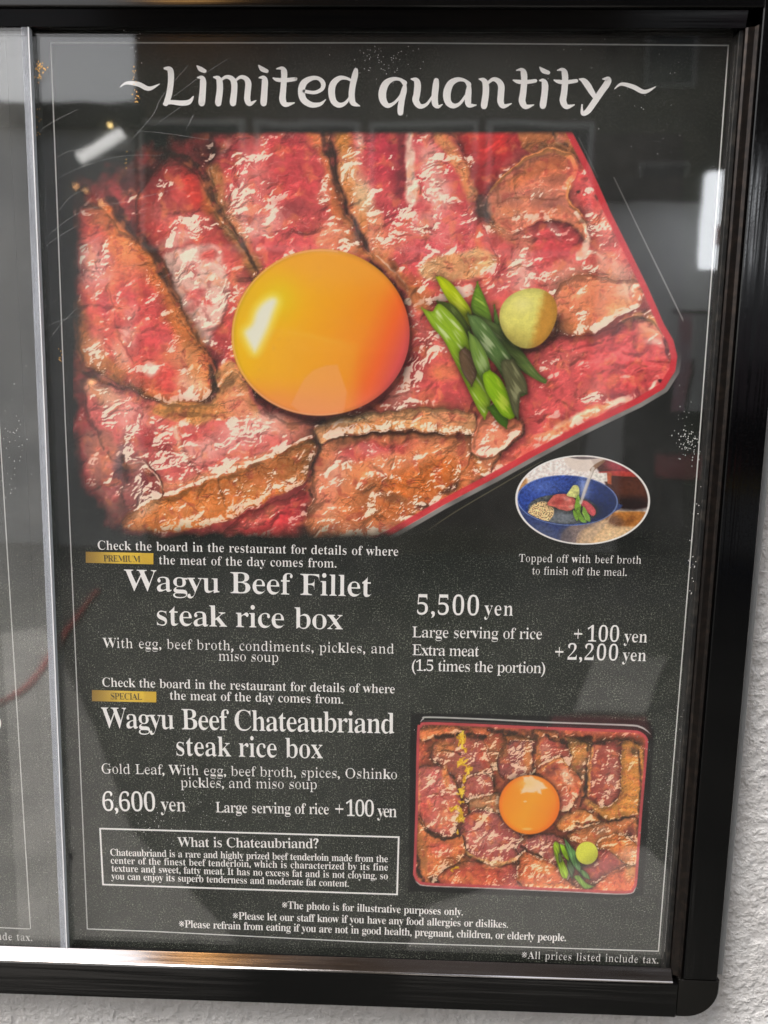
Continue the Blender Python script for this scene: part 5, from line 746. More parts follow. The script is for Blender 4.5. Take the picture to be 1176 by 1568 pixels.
HEAD2 = [[(152,121,20),(135,108,12),(108,106,16),(80,122,26),(66,155,30),(68,188,28),(85,209,20),(108,202,12),(130,180,10),(148,150,10)],[(154,125,10),(150,150,22),(143,180,23),(137,215,24),(136,238,22)],
 [(178,106,5),(196,110,20),(203,128,26),(200,165,26),(196,190,26),(212,212,20),(238,205,12),(262,172,8)],[(276,112,20),(274,135,25),(270,175,25),(272,203,24),(284,214,14),(300,205,3)],
 [(403,127,20),(388,112,12),(360,108,18),(332,124,26),(318,160,30),(322,195,26),(342,211,20),(368,202,12),(392,170,10)],[(405,128,12),(403,150,22),(400,185,25),(405,208,20),(432,208,4)],
 [(444,106,5),(460,110,18),(469,125,24),(470,160,25),(464,203,26),(463,212,24)],[(468,132,8),(495,108,14),(516,112,20),(530,132,25),(529,165,25),(528,195,25),(540,212,18),(570,202,4)],
 [(590,72,4),(608,69,14),(618,82,24),(620,115,24),(616,160,25),(612,192,26),(626,214,20),(657,207,4)],[(577,110,5),(595,116,15),(625,118,16),(664,113,14)],
 [(680,112,5),(693,112,16),(701,127,25),(700,160,25),(694,203,26),(693,211,24)],[(681,60,5),(694,73,18),(714,81,15)],
 [(750,72,4),(768,69,14),(778,82,24),(780,115,24),(776,160,25),(772,192,26),(786,214,20),(816,207,4)],[(737,110,5),(755,116,15),(785,118,16),(824,113,14)],
 [(836,106,5),(852,112,20),(868,130,25),(885,158,22),(899,180,16)],[(928,106,5),(948,106,20),(945,122,26),(922,155,25),(893,198,24),(868,232,22),(848,240,14),(846,206,4)],
 [(974,144,3),(1000,126,12),(1045,136,18),(1090,156,16),(1134,136,3)]]
# ------------------------------------------------------------------ the printed pictures
def picture(name, parent, c, alpha, lift, label=None):
    """the painted canvas as a fine flat sheet carrying its ink as a colour attribute"""
    ny, nx = c.X.shape; gx, gy = at_many(c.X, c.Y); pl = ploc(parent)
    co = np.stack([gx-pl.x, np.full_like(gx, -lift-pl.y), (EYE-gy)-pl.z], -1).reshape(-1, 3)
    rgb = srgb(np.clip(c.C, 0, 255)); rgb = np.clip(rgb*1.10-.004, 0, .93)
    col = np.concatenate([rgb, alpha[..., None]], -1).reshape(-1, 4)
    i = np.arange(ny*nx).reshape(ny, nx); q = np.stack([i[1:, :-1], i[1:, 1:], i[:-1, 1:], i[:-1, :-1]], -1)
    am = np.maximum.reduce([alpha[1:, :-1], alpha[1:, 1:], alpha[:-1, 1:], alpha[:-1, :-1]]); q = q[am > .004].reshape(-1, 4)
    used = np.zeros(ny*nx, bool); used[q.ravel()] = True; remap = np.cumsum(used)-1; q = remap[q]; co = co[used]; col = col[used]
    me = D.meshes.new(name); me.vertices.add(len(co)); me.vertices.foreach_set('co', co.astype(np.float32).ravel())
    me.loops.add(q.size); me.loops.foreach_set('vertex_index', q.astype(np.int32).ravel())
    me.polygons.add(len(q)); me.polygons.foreach_set('loop_start', np.arange(0, q.size, 4, dtype=np.int32))
    at_ = me.color_attributes.new('ink', 'FLOAT_COLOR', 'POINT'); at_.data.foreach_set('color', col.astype(np.float32).ravel())
    me.update(); me.validate(); o = D.objects.new(name, me); scene.collection.objects.link(o); me.materials.append(M_PICT); o.parent = parent
    if label: o['label'] = label
    return o
# ------------------------------------------------------------------ the display case
def smat(name, c0, c1, sc=40, rough=.8):
    m = mat(name, c0, rough); t = NT(m); t.l(t.mixc(t.ramp(t.noise(sc, 4), .35, .7), c0, c1), t.b.inputs['Base Color']); return m
case = empty('display_case', wp(-.3, .46, 0), 'black framed glass display case holding the menu posters, fixed to the stucco wall', 'display case')
XL = -.98
MB().board_box(XL, .3275, -.455, .4575, -.008, -.0012).build('back_panel', M_CHAN, case)
# right side: matt channel, bronze rail, thin bright line, wide black bar, grey flange
MB().board_box(.2830, .2868, -.4115, .4220, 0.0, .0120, .0004).build('inner_channel', M_CHAN, case)
rr = MB().prism([(.2870, 0), (.2970, 0), (.2970, .0175), (.2950, .0185), (.2932, .0160), (.2885, .0150), (.2870, .0138)], 'z', -.4120, .4185).build('side_rail', M_BRONZE, case, True)
MB().board_box(0.2972, .3285, -.4550, .4184, 0.0, .0200, .0007).build('side_bar', M_BLACK, case)
MB().board_box(0.3287, .3368, -.4550, .4180, -.009, .0130, .0006).build('flange', M_FLANGE, case)
shear = lambda q: (q[0], q[1], q[2]-max(.29-q[0], 0)*.0075)      # the bottom rail hangs a little lower to the left
# bottom: sloping metal ledge and black bar
lg = MB().prism([(.4120, .0142), (.4204, .0206), (.4210, .0214), (.4220, .0214), (.4220, .0142)], 'x', XL, .2868); lg.v = [shear(q) for q in lg.v]; lg.build('ledge', M_STEEL, case, True)
bb = MB().board_box(XL+.03, .2922, .4223, .4575, 0.0, .0216, .0009); bb.v = [shear(q) for q in bb.v]; bb.build('bottom_bar', M_BLACKH, case)
# top: recessed inner strip and outer bar
MB().prism([(-.4118, 0), (-.4118, .0140), (-.4235, .0165), (-.4235, 0)], 'x', XL, .2868).build('top_strip', M_BLACKH, case, True)
MB().board_box(XL+.03, .2971, -.4700, -.4238, 0.0, .0205, .0007).build('top_bar', M_BLACKH, case)
MB().board_box(XL, XL+.028, -.4550, .4184, 0.0, .0200, .0007).build('side_bar', M_BLACK, case)
# rounded plastic corner pieces
def corner(cx, cy, sx, sy):               # inner seam corner (cx, cy), reaching out w by h
    w, h, r = .0385, .0390, .030; prof = [(0, 0), (w, 0)]
    for k in range(0, 11): a = math.pi/2*k/10; prof.append((w-r+r*math.cos(a), h-r+r*math.sin(a)))
    prof.append((0, h)); v, f = [], []; n = len(prof)
    inner = [(max(min(x, w-.0012), .0004), max(min(y, h-.0012), .0004)) if k < 2 or k == n-1 else (w-r+(r-.0012)*math.cos(math.pi/2*(k-2)/10), h-r+(r-.0012)*math.sin(math.pi/2*(k-2)/10)) for k, (x, y) in enumerate(prof)]
    for P, d in ((prof, 0), (prof, .0192), (inner, .0203)): v += [wp(cx+sx*x, cy+sy*y, d) for x, y in P]
    for a in (0, 1):
        for i in range(n): f.append((a*n+i, a*n+(i+1) % n, (a+1)*n+(i+1) % n, (a+1)*n+i))
    f.append(tuple(2*n+i for i in range(n)))
    mb = MB(); mb.v = v; mb.f = f; return mb.build('corner_cap', M_CORNER, case, True)
M_CORNER = mat('corner_plastic', (.0025, .0022, .002), .20, spec=.34); t = NT(M_CORNER); t.bump(t.noise(300, 3), .06, .0006)
corner(.2925, .4187, 1, 1); corner(XL+.0285, .4187, -1, 1)
# glass: two sliding panes, the left one in front, its milky edge running down the case
slide = lambda y: None
e0 = np.array(at(43, 33, .0148)); e1 = np.array(at(102, 1450, .0148)); w_e = .0066
pane = MB(); xm = .5*(e0[0]+e1[0])
MB().board_box(-.345, .2828, -.4112, .4220, .0062, .0088).build('glass_pane', M_GLASS, case)['label'] = 'right hand glass pane with dust and scratches'
def quad_prism(x0t, x0b, x1t, x1b, yt, yb, d0, d1):
    m = MB(); m.v = [wp(x, y, d) for d in (d0, d1) for x, y in ((x0t, yt), (x1t, yt), (x1b, yb), (x0b, yb))]
    m.f = [(0,1,2,3),(7,6,5,4),(0,4,5,1),(1,5,6,2),(2,6,7,3),(3,7,4,0)]; return m
quad_prism(XL+.03, XL+.03, e0[0]-w_e, e1[0]-w_e, -.4112, .4240, .0104, .0130).build('glass_pane', M_GLASSF, case, True)['label'] = 'left hand glass pane overlapping in front'
quad_prism(e0[0]-w_e+.0002, e1[0]-w_e+.0002, e0[0]-.0008, e1[0]-.0008, -.4112, .4220, .0098, .0140).build('pane_edge', M_EDGE, case, True)
quad_prism(e0[0]-.0006, e1[0]-.0006, e0[0]+.0003, e1[0]+.0003, -.4112, .4220, .0100, .0146).build('edge_trim', mat('bright_edge', (.72, .73, .75), .2), case, True)
# scratches in the glass, upper left
rng = np.random.RandomState(12); sc_v, sc_f = [], []
def scratch(pts, w, d=.0090):
    P = crom([(x, y, 0) for x, y in pts], 5)[:, :2]; v, f = [], []
    for i, (x, y) in enumerate(P):
        a = P[max(i-1, 0)]; b = P[min(i+1, len(P)-1)]; tt = (b-a)/np.linalg.norm(b-a); hw = w*(.3+.7*math.sin(math.pi*(i+.5)/len(P)))/2
        for s in (1, -1): q = at(x-tt[1]*hw*s, y+tt[0]*hw*s, d); v.append(wp(q[0], q[1], d))
    for i in range(len(P)-1): f.append((2*i, 2*i+2, 2*i+3, 2*i+1))
    obj('scratch', v, f, M_SCR, case)
for s_ in (([(289,99),(262,130),(245,153),(234,176),(204,211),(184,231)],1.5),([(52,380),(119,327),(204,306),(290,283)],1.2),([(52,206),(82,186),(120,167)],1.2),([(84,330),(110,300),(140,288)],1.1),([(86,243),(104,232),(138,226),(150,214)],1.3),([(290,190),(296,176),(285,198)],1.1),([(120,470),(90,500),(62,540)],1.3),([(60,505),(95,490),(128,481)],1.1),([(70,470),(92,456)],1.),([(205,200),(260,205),(330,216)],.9),([(60,292),(110,262),(180,240),(250,238)],.9),([(120,345),(90,362),(55,388)],1.2),([(330,390),(280,410),(235,432)],.9)): scratch(*s_)
for k in range(9):
    x, y = 90+rng.rand()*190, 140+rng.rand()*330; L_ = 25+rng.rand()*90; a = math.radians(-28+rng.randn()*16)
    scratch([(x, y), (x+L_*.5*math.cos(a), y+L_*.5*math.sin(a)+rng.randn()*3), (x+L_*math.cos(a), y+L_*math.sin(a))], .6+rng.rand()*.5)
# gold glints of scratches painted as flecks; a dark smudge left on the glass
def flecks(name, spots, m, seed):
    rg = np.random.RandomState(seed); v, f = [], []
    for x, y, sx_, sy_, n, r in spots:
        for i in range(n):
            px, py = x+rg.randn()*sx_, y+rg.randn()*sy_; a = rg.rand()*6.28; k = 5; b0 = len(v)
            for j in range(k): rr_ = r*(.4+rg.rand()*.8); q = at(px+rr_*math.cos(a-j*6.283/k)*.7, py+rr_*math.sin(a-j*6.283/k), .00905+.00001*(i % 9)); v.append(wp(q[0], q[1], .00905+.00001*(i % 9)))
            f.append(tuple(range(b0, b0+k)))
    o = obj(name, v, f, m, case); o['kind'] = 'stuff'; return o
M_GLINT = mat('painted_glint', (.75, .42, .12), .3, .6)
flecks('gold_glint', [(61,104,4.5,6,26,1.8),(60,118,2.5,4,8,1.5),(57,180,2,11,10,1.3),(205,122,1.6,9,8,1.2),(209,148,2.4,8,12,1.4),(91,546,2,8,9,1.5),(193,244,1.5,6,5,1.2)], M_GLINT, 3)
flecks('dust_grain', [(192,36,4,9,16,1.0),(590,95,26,14,60,.8),(205,60,10,22,18,.8),(1052,668,9,9,34,1.3),(1060,690,8,14,26,1.2),(1048,640,7,26,20,.9),(1076,790,8,26,24,1.1),(20,690,12,46,46,1.1),(285,1250,46,26,60,.8),(240,1262,16,14,20,1.0),(400,1200,110,50,70,.6),(960,150,60,60,30,.7),(60,1000,60,200,50,.7),(560,1000,260,230,90,.6),(1062,880,5,30,20,1.1)], mat('dust_white', (.62, .62, .60), .8), 5)
flecks('smudge', [(107,1310,1.6,2.2,7,4.0),(104,1322,5,1.2,6,1.2)], mat('dark_smudge', (.02, .02, .02), .7), 8)
# ------------------------------------------------------------------ right hand poster
poster = empty('menu_poster', wp(0, .40, 0), 'black menu poster headed Limited quantity with large beef rice box photograph', 'poster', 'menu posters in the display case')
MB().board_box(-.318, .2826, -.4110, .4250, -.0010, 0.0).build('paper', M_PAPER, poster)
v, f = px_line([(78,66),(600,66),(1115,70),(1096,330),(1062,790),(1030,1180),(1008,1456),(560,1442),(240,1426),(134,1422),(121,1120),(100,640),(88,320)], 1.9, closed=True)
obj('border_line', v, f, M_INKL, poster)
V, F = [], []; k = 0
for H, ox, oy, s in ((HEAD1, 180, 80, 2.8), (HEAD2, 560, 80, 2.5565)):
    for st in H:
        v, f = stroke_poly(st, ox, oy, s, LIFT+.00002*(k % 7)); F += [tuple(i+len(V) for i in q) for q in f]; V += v; k += 1
o = obj('headline', V, F, M_INK, poster); o['label'] = 'large white hand-lettered headline'
c, _d = paint_main(); picture('main_photograph', poster, c, fade_main(c), .0003, 'large printed photograph of beef slices with an egg yolk'); del c
c, a_ = paint_tray(); picture('tray_photograph', poster, c, a_, .0003, 'small printed photograph of a full beef rice box with gold leaf'); del c
c, a_ = paint_bowl(); picture('bowl_photograph', poster, c, a_, .0006, 'oval printed photograph of broth poured into a blue bowl'); del c
CK = 'Check the board in the restaurant for details of where'; MD = 'the meat of the day comes from.'
T = lambda s, cap, x0, y0, x1, y1, thin=20, wf=.98, name='text_line': text(name, poster, [(s, cap, thin, wf)], x0, y0, x1, y1)
T(CK, 13.6, 149, 841.3, 610, 851); T(MD, 13.6, 243, 863.8, 515.5, 869)
T('Wagyu Beef Fillet', 32, 191.5, 903.8, 568.5, 913.5, 20, 1.12, 'dish_name'); T('steak rice box', 32, 237, 957, 524, 963.5, 20, 1.10, 'dish_name')
T('With egg, beef broth, condiments, pickles, and', 15, 158, 991.4, 603.5, 1000.7, 36, 1.0); T('miso soup', 15, 334, 1011.3, 427, 1013.5, 36, 1.0)
T(CK, 13.6, 156, 1050.9, 604.7, 1061.5); T(MD, 13.6, 259.5, 1070.9, 526, 1077.2)
T('Wagyu Beef Chateaubriand', 31, 156.7, 1114, 604, 1122.8, 16, .87, 'dish_name'); T('steak rice box', 30, 268, 1156.4, 493.6, 1160.8, 16, .86, 'dish_name')
T('Gold Leaf, With egg, beef broth, spices, Oshinko', 15, 154.5, 1183.8, 608.6, 1192.7, 36, 1.0); T('pickles, and miso soup', 15, 276, 1205, 486, 1208, 36, 1.0)
T('6,600', 28.5, 155.4, 1241.3, 239.5, 1242, 22, .86, 'price'); T('yen', 21, 246.5, 1241.4, 285, 1242.3, 22, .86, 'price')
T('Large serving of rice', 16, 330, 1243.5, 503.8, 1246.6, 18, .84); T('+', 20, 511.3, 1248.5, 525, 1249, 32, .9, 'price'); T('100', 24, 528, 1249, 573.3, 1250, 22, .82, 'price'); T('yen', 18.5, 577.7, 1250.3, 607.7, 1251, 20, .84, 'price')
T('Topped off with beef broth', 11.8, 794, 860, 981.6, 863, 36, .92); T('to finish off the meal.', 11.8, 813.9, 879.3, 959.5, 881.7, 36, .92)
T('5,500', 29.5, 636, 940.5, 734, 942.2, 22, .88, 'price'); T('yen', 22, 741.4, 942, 785.6, 942.6, 20, .88, 'price')
T('Large serving of rice', 16.5, 630.2, 975.6, 829.9, 978.6, 26); T('Extra meat', 16.5, 630.2, 1002.8, 733.3, 1005, 26); T('(1.5 times the portion)', 16.5, 629, 1026.6, 835.3, 1030.7, 26)
T('+', 21, 876, 981, 893, 981.5, 34, .9, 'price'); T('100', 24, 897, 982, 948.2, 982.6, 22, .86, 'price'); T('yen', 18.5, 955, 983, 990.7, 983.7, 20, .9, 'price')
T('+', 21, 847.2, 1008.5, 863, 1009, 34, .9, 'price'); T('2,200', 24, 867, 1009.8, 946.5, 1011.3, 22, .86, 'price'); T('yen', 18.5, 952.6, 1011.5, 989, 1012.2, 20, .9, 'price')
# badges
def badge(word, q, bx):
    n = 24; v, f, cols = [], [], []
    for i in range(n+1):
        s = i/n; a = np.array(q[0])*(1-s)+np.array(q[1])*s; b = np.array(q[3])*(1-s)+np.array(q[2])*s
        for p in (a, b): v.append(wp(*at(*p), .0003)); cols.append((*(srgb([150+90*min(1, s*2.2)-18*(s > .8), 116+84*min(1, s*2.2)-20*(s > .8), 34+30*math.sin(s*3.1)]))*.92, 1))
    for i in range(n): f.append((2*i, 2*i+1, 2*i+3, 2*i+2))
    o = obj('badge', v, f, M_GOLD, poster); o['label'] = 'gold badge reading '+word
    ca = o.data.color_attributes.new('ink', 'FLOAT_COLOR', 'POINT'); ca.data.foreach_set('color', np.array(cols, np.float32).ravel())
    obj('lettering', *text_mesh([(word, 9.6, 26, .9)], *bx, .0006), M_DARKINK, o)
badge('PREMIUM', ((131.5,844.7),(235,847),(235,864),(131.5,861.7)), (158.5,859.3,215.5,860.6))
badge('SPECIAL', ((141,1056.4),(239.5,1059),(239.5,1075.4),(141,1073.4)), (169,1070.2,218,1071.2))
# boxed note
v, f = px_line([(153.5,1268.4),(610.5,1281.5),(608,1369.2),(158,1354)], 3.0, closed=True); obj('note_border', v, f, M_INK, poster)
T('What is Chateaubriand?', 14.5, 272.5, 1296, 488.3, 1298.6, 18)
for s, q in (('Chateaubriand is a rare and highly prized beef tenderloin made from the', (168.6,1309.7,594,1319.9)), ('center of the finest beef tenderloin, which is characterized by its fine', (169.5,1322,594,1332.7)),
             ('texture and sweet, fatty meat. It has no excess fat and is not cloying, so', (170.8,1334,594,1346)), ('you can enjoy its superb tenderness and moderate fat content.', (170.8,1346,534.3,1357.5))): T(s, 10.4, *q, 12, .88)
T('※The photo is for illustrative purposes only.', 11.2, 430.9, 1390.6, 709, 1401.3, 12, .88)
T('※Please let our staff know if you have any food allergies or dislikes.', 11.2, 355.7, 1407, 778, 1420.3, 12, .88)
T('※Please refrain from eating if you are not in good health, pregnant, children, or elderly people.', 11.2, 273.4, 1419.4, 866.6, 1440.7, 12, .88)
T('※All prices listed include tax.', 11.2, 797.6, 1467, 1007.8, 1475, 34, .86)
# ------------------------------------------------------------------ left hand poster, of which only the right edge shows
poster2 = empty('menu_poster', wp(-.64, .40, 0), 'neighbouring menu poster cut off at the left, showing its border corner and lude tax', 'poster', 'menu posters in the display case')
MB().board_box(-.94, -.3185, -.4110, .4300, -.0010, 0.0).build('paper', M_PAPER, poster2)
def bl(x0, y0, x1, y1, w=.00095):
    a = np.array([x0, y0]); b = np.array([x1, y1]); u = (b-a)/np.linalg.norm(b-a); n = np.array([-u[1], u[0]])*w/2
    return [wp(*(a+n), LIFT), wp(*(a-n), LIFT), wp(*(b-n), LIFT), wp(*(b+n), LIFT)]
r0, r1 = at(-20, 300), at(47, 1422)
v = bl(r0[0]-.002, -.395, r1[0], r1[1])+bl(-.92, r1[1]-.002, r1[0]-.0006, r1[1]); obj('border_line', v, [(0,1,2,3),(4,5,6,7)], M_INKL, poster2)
text('text_line', poster2, [('※All prices listed include tax.', 11.2, 34, .86)], -158, 1433, 50, 1440.5)
text('text_line', poster2, [('(1.5 times the portion)', 15, 30, .84)], -203, 1105, 3, 1112)
# ------------------------------------------------------------------ the stucco wall
xs = np.concatenate([[-6, -2.5, -1.2], np.arange(-.50, .62, .0022), [1.3, 2.5, 6]]); zs = np.concatenate([[-1.95, -.9], np.arange(-.47, .60, .0022), [.85, EYE]])
zs = np.concatenate([[-3.4, -2, -1], np.arange(-.475, -.44, .03), np.arange(-.44, .40, .0025), np.arange(.40, .62, .0018), [.9, EYE]])
GX, GY = np.meshgrid(xs, zs); fine = ss(.30, .33, GX)*1.0+ss(.44, .455, GY); fine = np.clip(fine, 0, 1)*(GX > -.5)*(GX < .61)*(GY > -.44)*(GY < .61)
dd = -.0088+fine*.0007*fbm(GX*60, GY*60, 2, 77)
wv_ = np.stack([GX, -dd, EYE-GY], -1).reshape(-1, 3); ny, nx = GX.shape; ii = np.arange(ny*nx).reshape(ny, nx); q = np.stack([ii[1:, :-1], ii[1:, 1:], ii[:-1, 1:], ii[:-1, :-1]], -1).reshape(-1, 4)
wall = obj('stucco_wall', wv_, q, M_STUCCO, None, True); wall['kind'] = 'structure'
# ------------------------------------------------------------------ the street mirrored in the glass
M_ASPH = smat('asphalt', (.045, .046, .047), (.075, .075, .073), 30, .85); M_PAVE = smat('pavement', (.035, .036, .031), (.065, .064, .056), 3, .8)
g = MB().box(-40, 40, -60, 1.0, -.05, 0.0).build('road', M_ASPH); g['kind'] = 'structure'
g = MB().box(-12, 12, -4.5, -.02, .001, .12).build('pavement', M_PAVE); g['kind'] = 'structure'
M_GREYW = smat('grey_render', (.50, .50, .52), (.60, .60, .62), 2, .8); M_DARKW = smat('dark_cladding', (.030, .025, .021), (.05, .041, .034), 2, .6); M_PALE = smat('pale_render', (.62, .62, .62), (.7, .7, .69), 2, .8)
M_BROWNW = smat('brown_cladding', (.085, .062, .046), (.13, .095, .07), 2, .6)
M_WIN = mat('window_glass', (.02, .025, .03), .08); M_WHITE = mat('lit_sign_face', (.75, .76, .78), .4, emit=(.93, .96, 1), estr=3.2); M_RED = mat('red_cloth', (.55, .10, .12), .7); M_YEL = mat('yellow_plastic', (.75, .52, .03), .5); M_BLUE = mat('blue_plastic', (.04, .12, .30), .5)
def building(name, label, x0, x1, h, y0, depth, m, rows, cols, base=.0, wh=1.2, ww=1.0):
    b = empty(name, ((x0+x1)/2, y0, 0), label, 'building'); MB().box(x0, x1, y0-depth, y0, 0, h).build('wall', m, b)
    MB().box(x0-.12, x1+.12, y0-depth-.1, y0+.12, h, h+.22).build('roof', M_DARKW, b)
    for r in range(rows):
        for k in range(cols):
            cx = x0+(x1-x0)*(k+.5)/cols; z = 3.3+r*2.9
            if z+wh > h-.2: continue
            f = MB().box(cx-ww/2-.06, cx+ww/2+.06, y0+.002, y0+.05, z-.06, z+wh+.06).build('window', M_PALE, b); MB().box(cx-ww/2, cx+ww/2, y0+.052, y0+.06, z, z+wh).build('pane', M_WIN, f)
    MB().box(x0+.4, x0+1.4, y0+.002, y0+.05, 0, 2.2).build('door', M_WIN, b); MB().box(x1-3.2, x1-1.8, y0+.002, y0+.05, .8, 2.2).build('shop_window', M_WIN, b)
    return b
DS = 7.0
xb = street(205, 165, DS)[0]; hl = street(100, 165, DS)[1]
building('house', 'low grey rendered building mirrored at the left edge of the glass', -9.5, xb, hl-.22, -DS, 6, M_GREYW, 1, 5)
xr = street(905, 400, DS)[0]
building('shop_building', 'tall dark shop building mirrored across the middle of the glass', xb+.02, xr, 19, -DS, 8, M_BROWNW, 5, 4)
x1r, hr = street(1118, 262, DS)
building('annex', 'grey rendered annex mirrored at the right of the glass beside the white sign', xr+.15, 6.5, hr-.22, -DS-.3, 6, M_PALE, 1, 4)
building('tower_block', 'dark tower block mirrored behind the grey annex', xr+.3, 14, 27, -DS-9, 8, M_BROWNW, 6, 5)
# white upright sign with a red mark
a0 = street(1084, 264, DS-.5); a1 = street(1140, 412, DS-.5)
sg = empty('shop_sign', ((a0[0]+a1[0])/2, -DS+.5, 0), 'lit white upright shop sign with a red mark, mirrored at the right edge', 'sign')
MB().box(a0[0], a1[0], -DS+.4, -DS+.5, a1[1], a0[1], .01).build('sign_panel', M_WHITE, sg); MB().box((a0[0]+a1[0])/2-.04, (a0[0]+a1[0])/2+.04, -DS+.38, -DS+.42, 0, a1[1]-.005).build('post', M_DARKW, sg)
m0 = street(1098, 345, DS-.5); m1 = street(1130, 376, DS-.5); MB().box(m0[0], m1[0], -DS+.502, -DS+.508, m1[1], m0[1]).build('red_mark', M_RED, sg)
# shop curtain of red and grey strips, yellow crate, red cloth, things at the kerb
cu = empty('shop_curtain', (street(1060, 560, DS-.4)[0], -DS+.4, 0), 'reddish grey shop curtain mirrored right of the printed rice box', 'curtain')
c0 = street(1035, 482, DS-.4); c1 = street(1160, 630, DS-.4)
MB().tube((c0[0]-.05, -DS+.4, c0[1]+.02), (c1[0]+.05, -DS+.4, c0[1]+.02), .02).build('rail', M_DARKW, cu)
M_MAUVE = smat('mauve_cloth', (.60, .28, .34), (.60, .50, .58), 5, .9); n_ = 5
for k in range(n_):
    xa = c0[0]+(c1[0]-c0[0])*k/n_+.02; xb_ = c0[0]+(c1[0]-c0[0])*(k+1)/n_-.02; MB().box(xa, xb_, -DS+.39, -DS+.41, c1[1], c0[1]-.002).build('cloth_strip', M_MAUVE if k % 2 == 0 else M_GREYW, cu)
def crate(px, py0, py1, dist, w, m, name, label, cat):
    x, z1 = street(px, py0, dist); _, z0 = street(px, py1, dist); z0 = max(z0, .0); y = -dist; o = empty(name, (x, y, 0), label, cat)
    b = MB(); b.box(x-w/2, x+w/2, y-.3, y, z0+.002, z1, .01); b.build('tub', m, o); MB().box(x-w/2-.02, x+w/2+.02, y-.32, y+.02, z1+.001, z1+.03).build('rim', M_DARKW, o)
    if z0 > .05:
        for sx_ in (-1, 1): MB().box(x+sx_*(w/2-.03)-.015, x+sx_*(w/2-.03)+.015, y-.2, y-.17, 0, z0).build('leg', M_DARKW, o)
crate(1065, 695, 735, 6.0, .55, M_RED, 'flower_tub', 'red tub on legs mirrored right of the oval picture', 'tub')
crate(1150, 735, 752, 5.2, .5, M_YEL, 'crate', 'yellow crate mirrored as a bright band in the right frame bar', 'crate')
crate(1130, 866, 878, 3.6, .4, M_BLUE, 'bin', 'blue bin mirrored low in the right frame bar', 'bin')
# fluorescent tube and small warm lamps hanging under the far eaves
M_TUBE = mat('lit_tube', (.9, .9, .9), .3, emit=(1, .98, .95), estr=2.2); M_LAMP = mat('lit_lamp', (1, .8, .4), .3, emit=(1, .72, .28), estr=9); M_LAMP2 = mat('lit_sign_lamp', (1, .6, .3), .3, emit=(1, .5, .2), estr=4)
DL = DS-1.2; p = street(122, 244, DL); q = street(190, 205, DL)
tb = empty('tube_lamp', ((p[0]+q[0])/2, -DL, p[1]), 'slanting fluorescent tube lamp mirrored above the meat at the upper left', 'lamp')
MB().tube((p[0], -DL, p[1]), (q[0], -DL, q[1]), .045).build('tube', M_TUBE, tb); MB().tube((p[0], -DL-.06, p[1]+.07), (q[0], -DL-.06, q[1]+.07), .03).build('holder', M_DARKW, tb)
for e in (p, q): MB().tube((e[0], -DL-.06, e[1]+.07), (e[0], -DS-.0, e[1]+.5), .012).build('bracket', M_DARKW, tb)
for (x, y, r, m, lb) in ((170,193,3.2,M_LAMP,'bright yellow lamp just above the mirrored tube'),(143,587,5.0,M_LAMP2,'round pale lamp mirrored at the left edge of the meat'),(115,285,3.2,M_LAMP2,'leftmost of three small orange lamps in a row'),(131,291,2.6,M_LAMP2,'middle one of three small orange lamps in a row'),(157,309,3.6,M_LAMP2,'rightmost of three small orange lamps in a row')):
    c_ = street(x, y, DS-.25); rr_ = r/FOC*(DS+.4); lo = empty('wall_lamp', (c_[0], -DS+.25, c_[1]), lb, 'lamp', 'small lamps mirrored in the glass')
    mb = MB(); n0 = 8
    for i in range(5):
        ph = math.pi*(i+.5)/5
        for j in range(n0): th = 6.283*j/n0; mb.v.append((c_[0]+rr_*math.sin(ph)*math.cos(th), -DS+.25+rr_*math.sin(ph)*math.sin(th), c_[1]+rr_*math.cos(ph)))
    for i in range(4):
        for j in range(n0): mb.f.append((i*n0+j, i*n0+(j+1) % n0, (i+1)*n0+(j+1) % n0, (i+1)*n0+j))
    mb.f.append(tuple(range(n0))[::-1]); mb.f.append(tuple(4*n0+j for j in range(n0))); mb.build('bulb', m, lo); MB().tube((c_[0], -DS+.25-rr_*1.02, c_[1]), (c_[0], -DS-.0, c_[1]), .012).build('bracket', M_DARKW, lo)

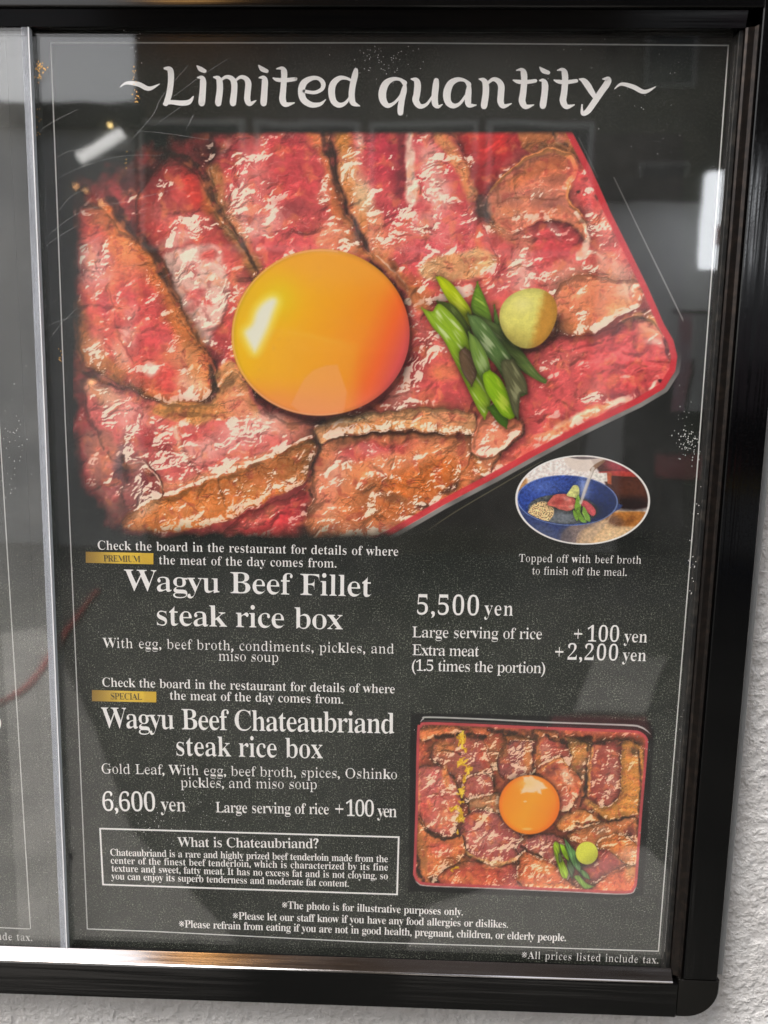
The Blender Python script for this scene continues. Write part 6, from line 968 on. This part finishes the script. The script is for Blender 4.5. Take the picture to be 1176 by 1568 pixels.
def ground(px, py, z=.12):
    v = R.T @ np.array([(px-588)/FOC, (py-784)/FOC, 1.0]); t = (EYE-z-CP[1])/v[1]; q = CP+v*t; return float(q[0]), -float(q[2])
def patch(name, pts, m, h=.02):
    P = [ground(*p) for p in pts]; n = len(P); v = [(x, y, z) for z in (.1205, .12+h) for x, y in P]
    f = [tuple(range(n)), tuple(range(n, 2*n))[::-1]]+[(i, (i+1) % n, n+(i+1) % n, n+i) for i in range(n)]; mb = MB(); mb.v = v; mb.f = f; return mb.build(name, m, None, True)
M_MAT = mat('worn_red_mat', (.20, .07, .07), .9)
M_SLAB = smat('pale_paving', (.24, .235, .22), (.33, .32, .30), 5, .8)
tag(patch('board', [(908,1010),(1018,1012),(984,1093),(876,1093)], M_SLAB), 'pale board lying on the pavement, mirrored above the small rice box', 'board')
tag(patch('door_mat', [(846,1096),(986,1096),(996,1128),(840,1126)], M_MAT, .012), 'red door mat lying below the pale board, mirrored over the small rice box', 'mat')
for pts in ([(650,1385),(985,1295),(1031,1345),(1029,1470),(610,1480)], [(-260,1010),(70,960),(150,1120),(205,1270),(400,1480),(-330,1500)]): patch('paving_slab', pts, M_SLAB, .010)['kind'] = 'structure'
# glowing box added high on the shop front to put an orange streak in the ledge
lx = street(285, 400, DS-.2)[0]; ln = empty('added_lamp', (lx, -DS+.3, 5.75), 'warm glowing box added high on the dark shop front to glint orange in the ledge', 'added_lamp')
MB().box(lx-.3, lx+.3, -DS+.1, -DS+.5, 5.75, 6.75, .03).build('glow_box', mat('added_glow', (.9, .6, .3), .6, emit=(1, .52, .16), estr=4.0), ln); MB().box(lx-.3, lx+.3, -DS+.02, -DS+.5, 6.77, 6.85).build('cap', M_DARKW, ln)

# red hose lying on the pavement, mirrored at the far left
hp = crom([(*ground(-60, 1100, .14), 0), (*ground(20, 1068, .14), 0), (*ground(62, 1030, .14), 0), (*ground(104, 962, .14), 0), (*ground(150, 905, .14), 0)], 6)
mb = MB()
for a_, b_ in zip(hp[:-1], hp[1:]): mb.tube((a_[0], a_[1], .14), (b_[0], b_[1], .14), .018, 8)
tag(mb.build('hose', mat('red_rubber', (.42, .05, .05), .5)), 'red hose lying on the pavement, mirrored at the far left', 'hose')
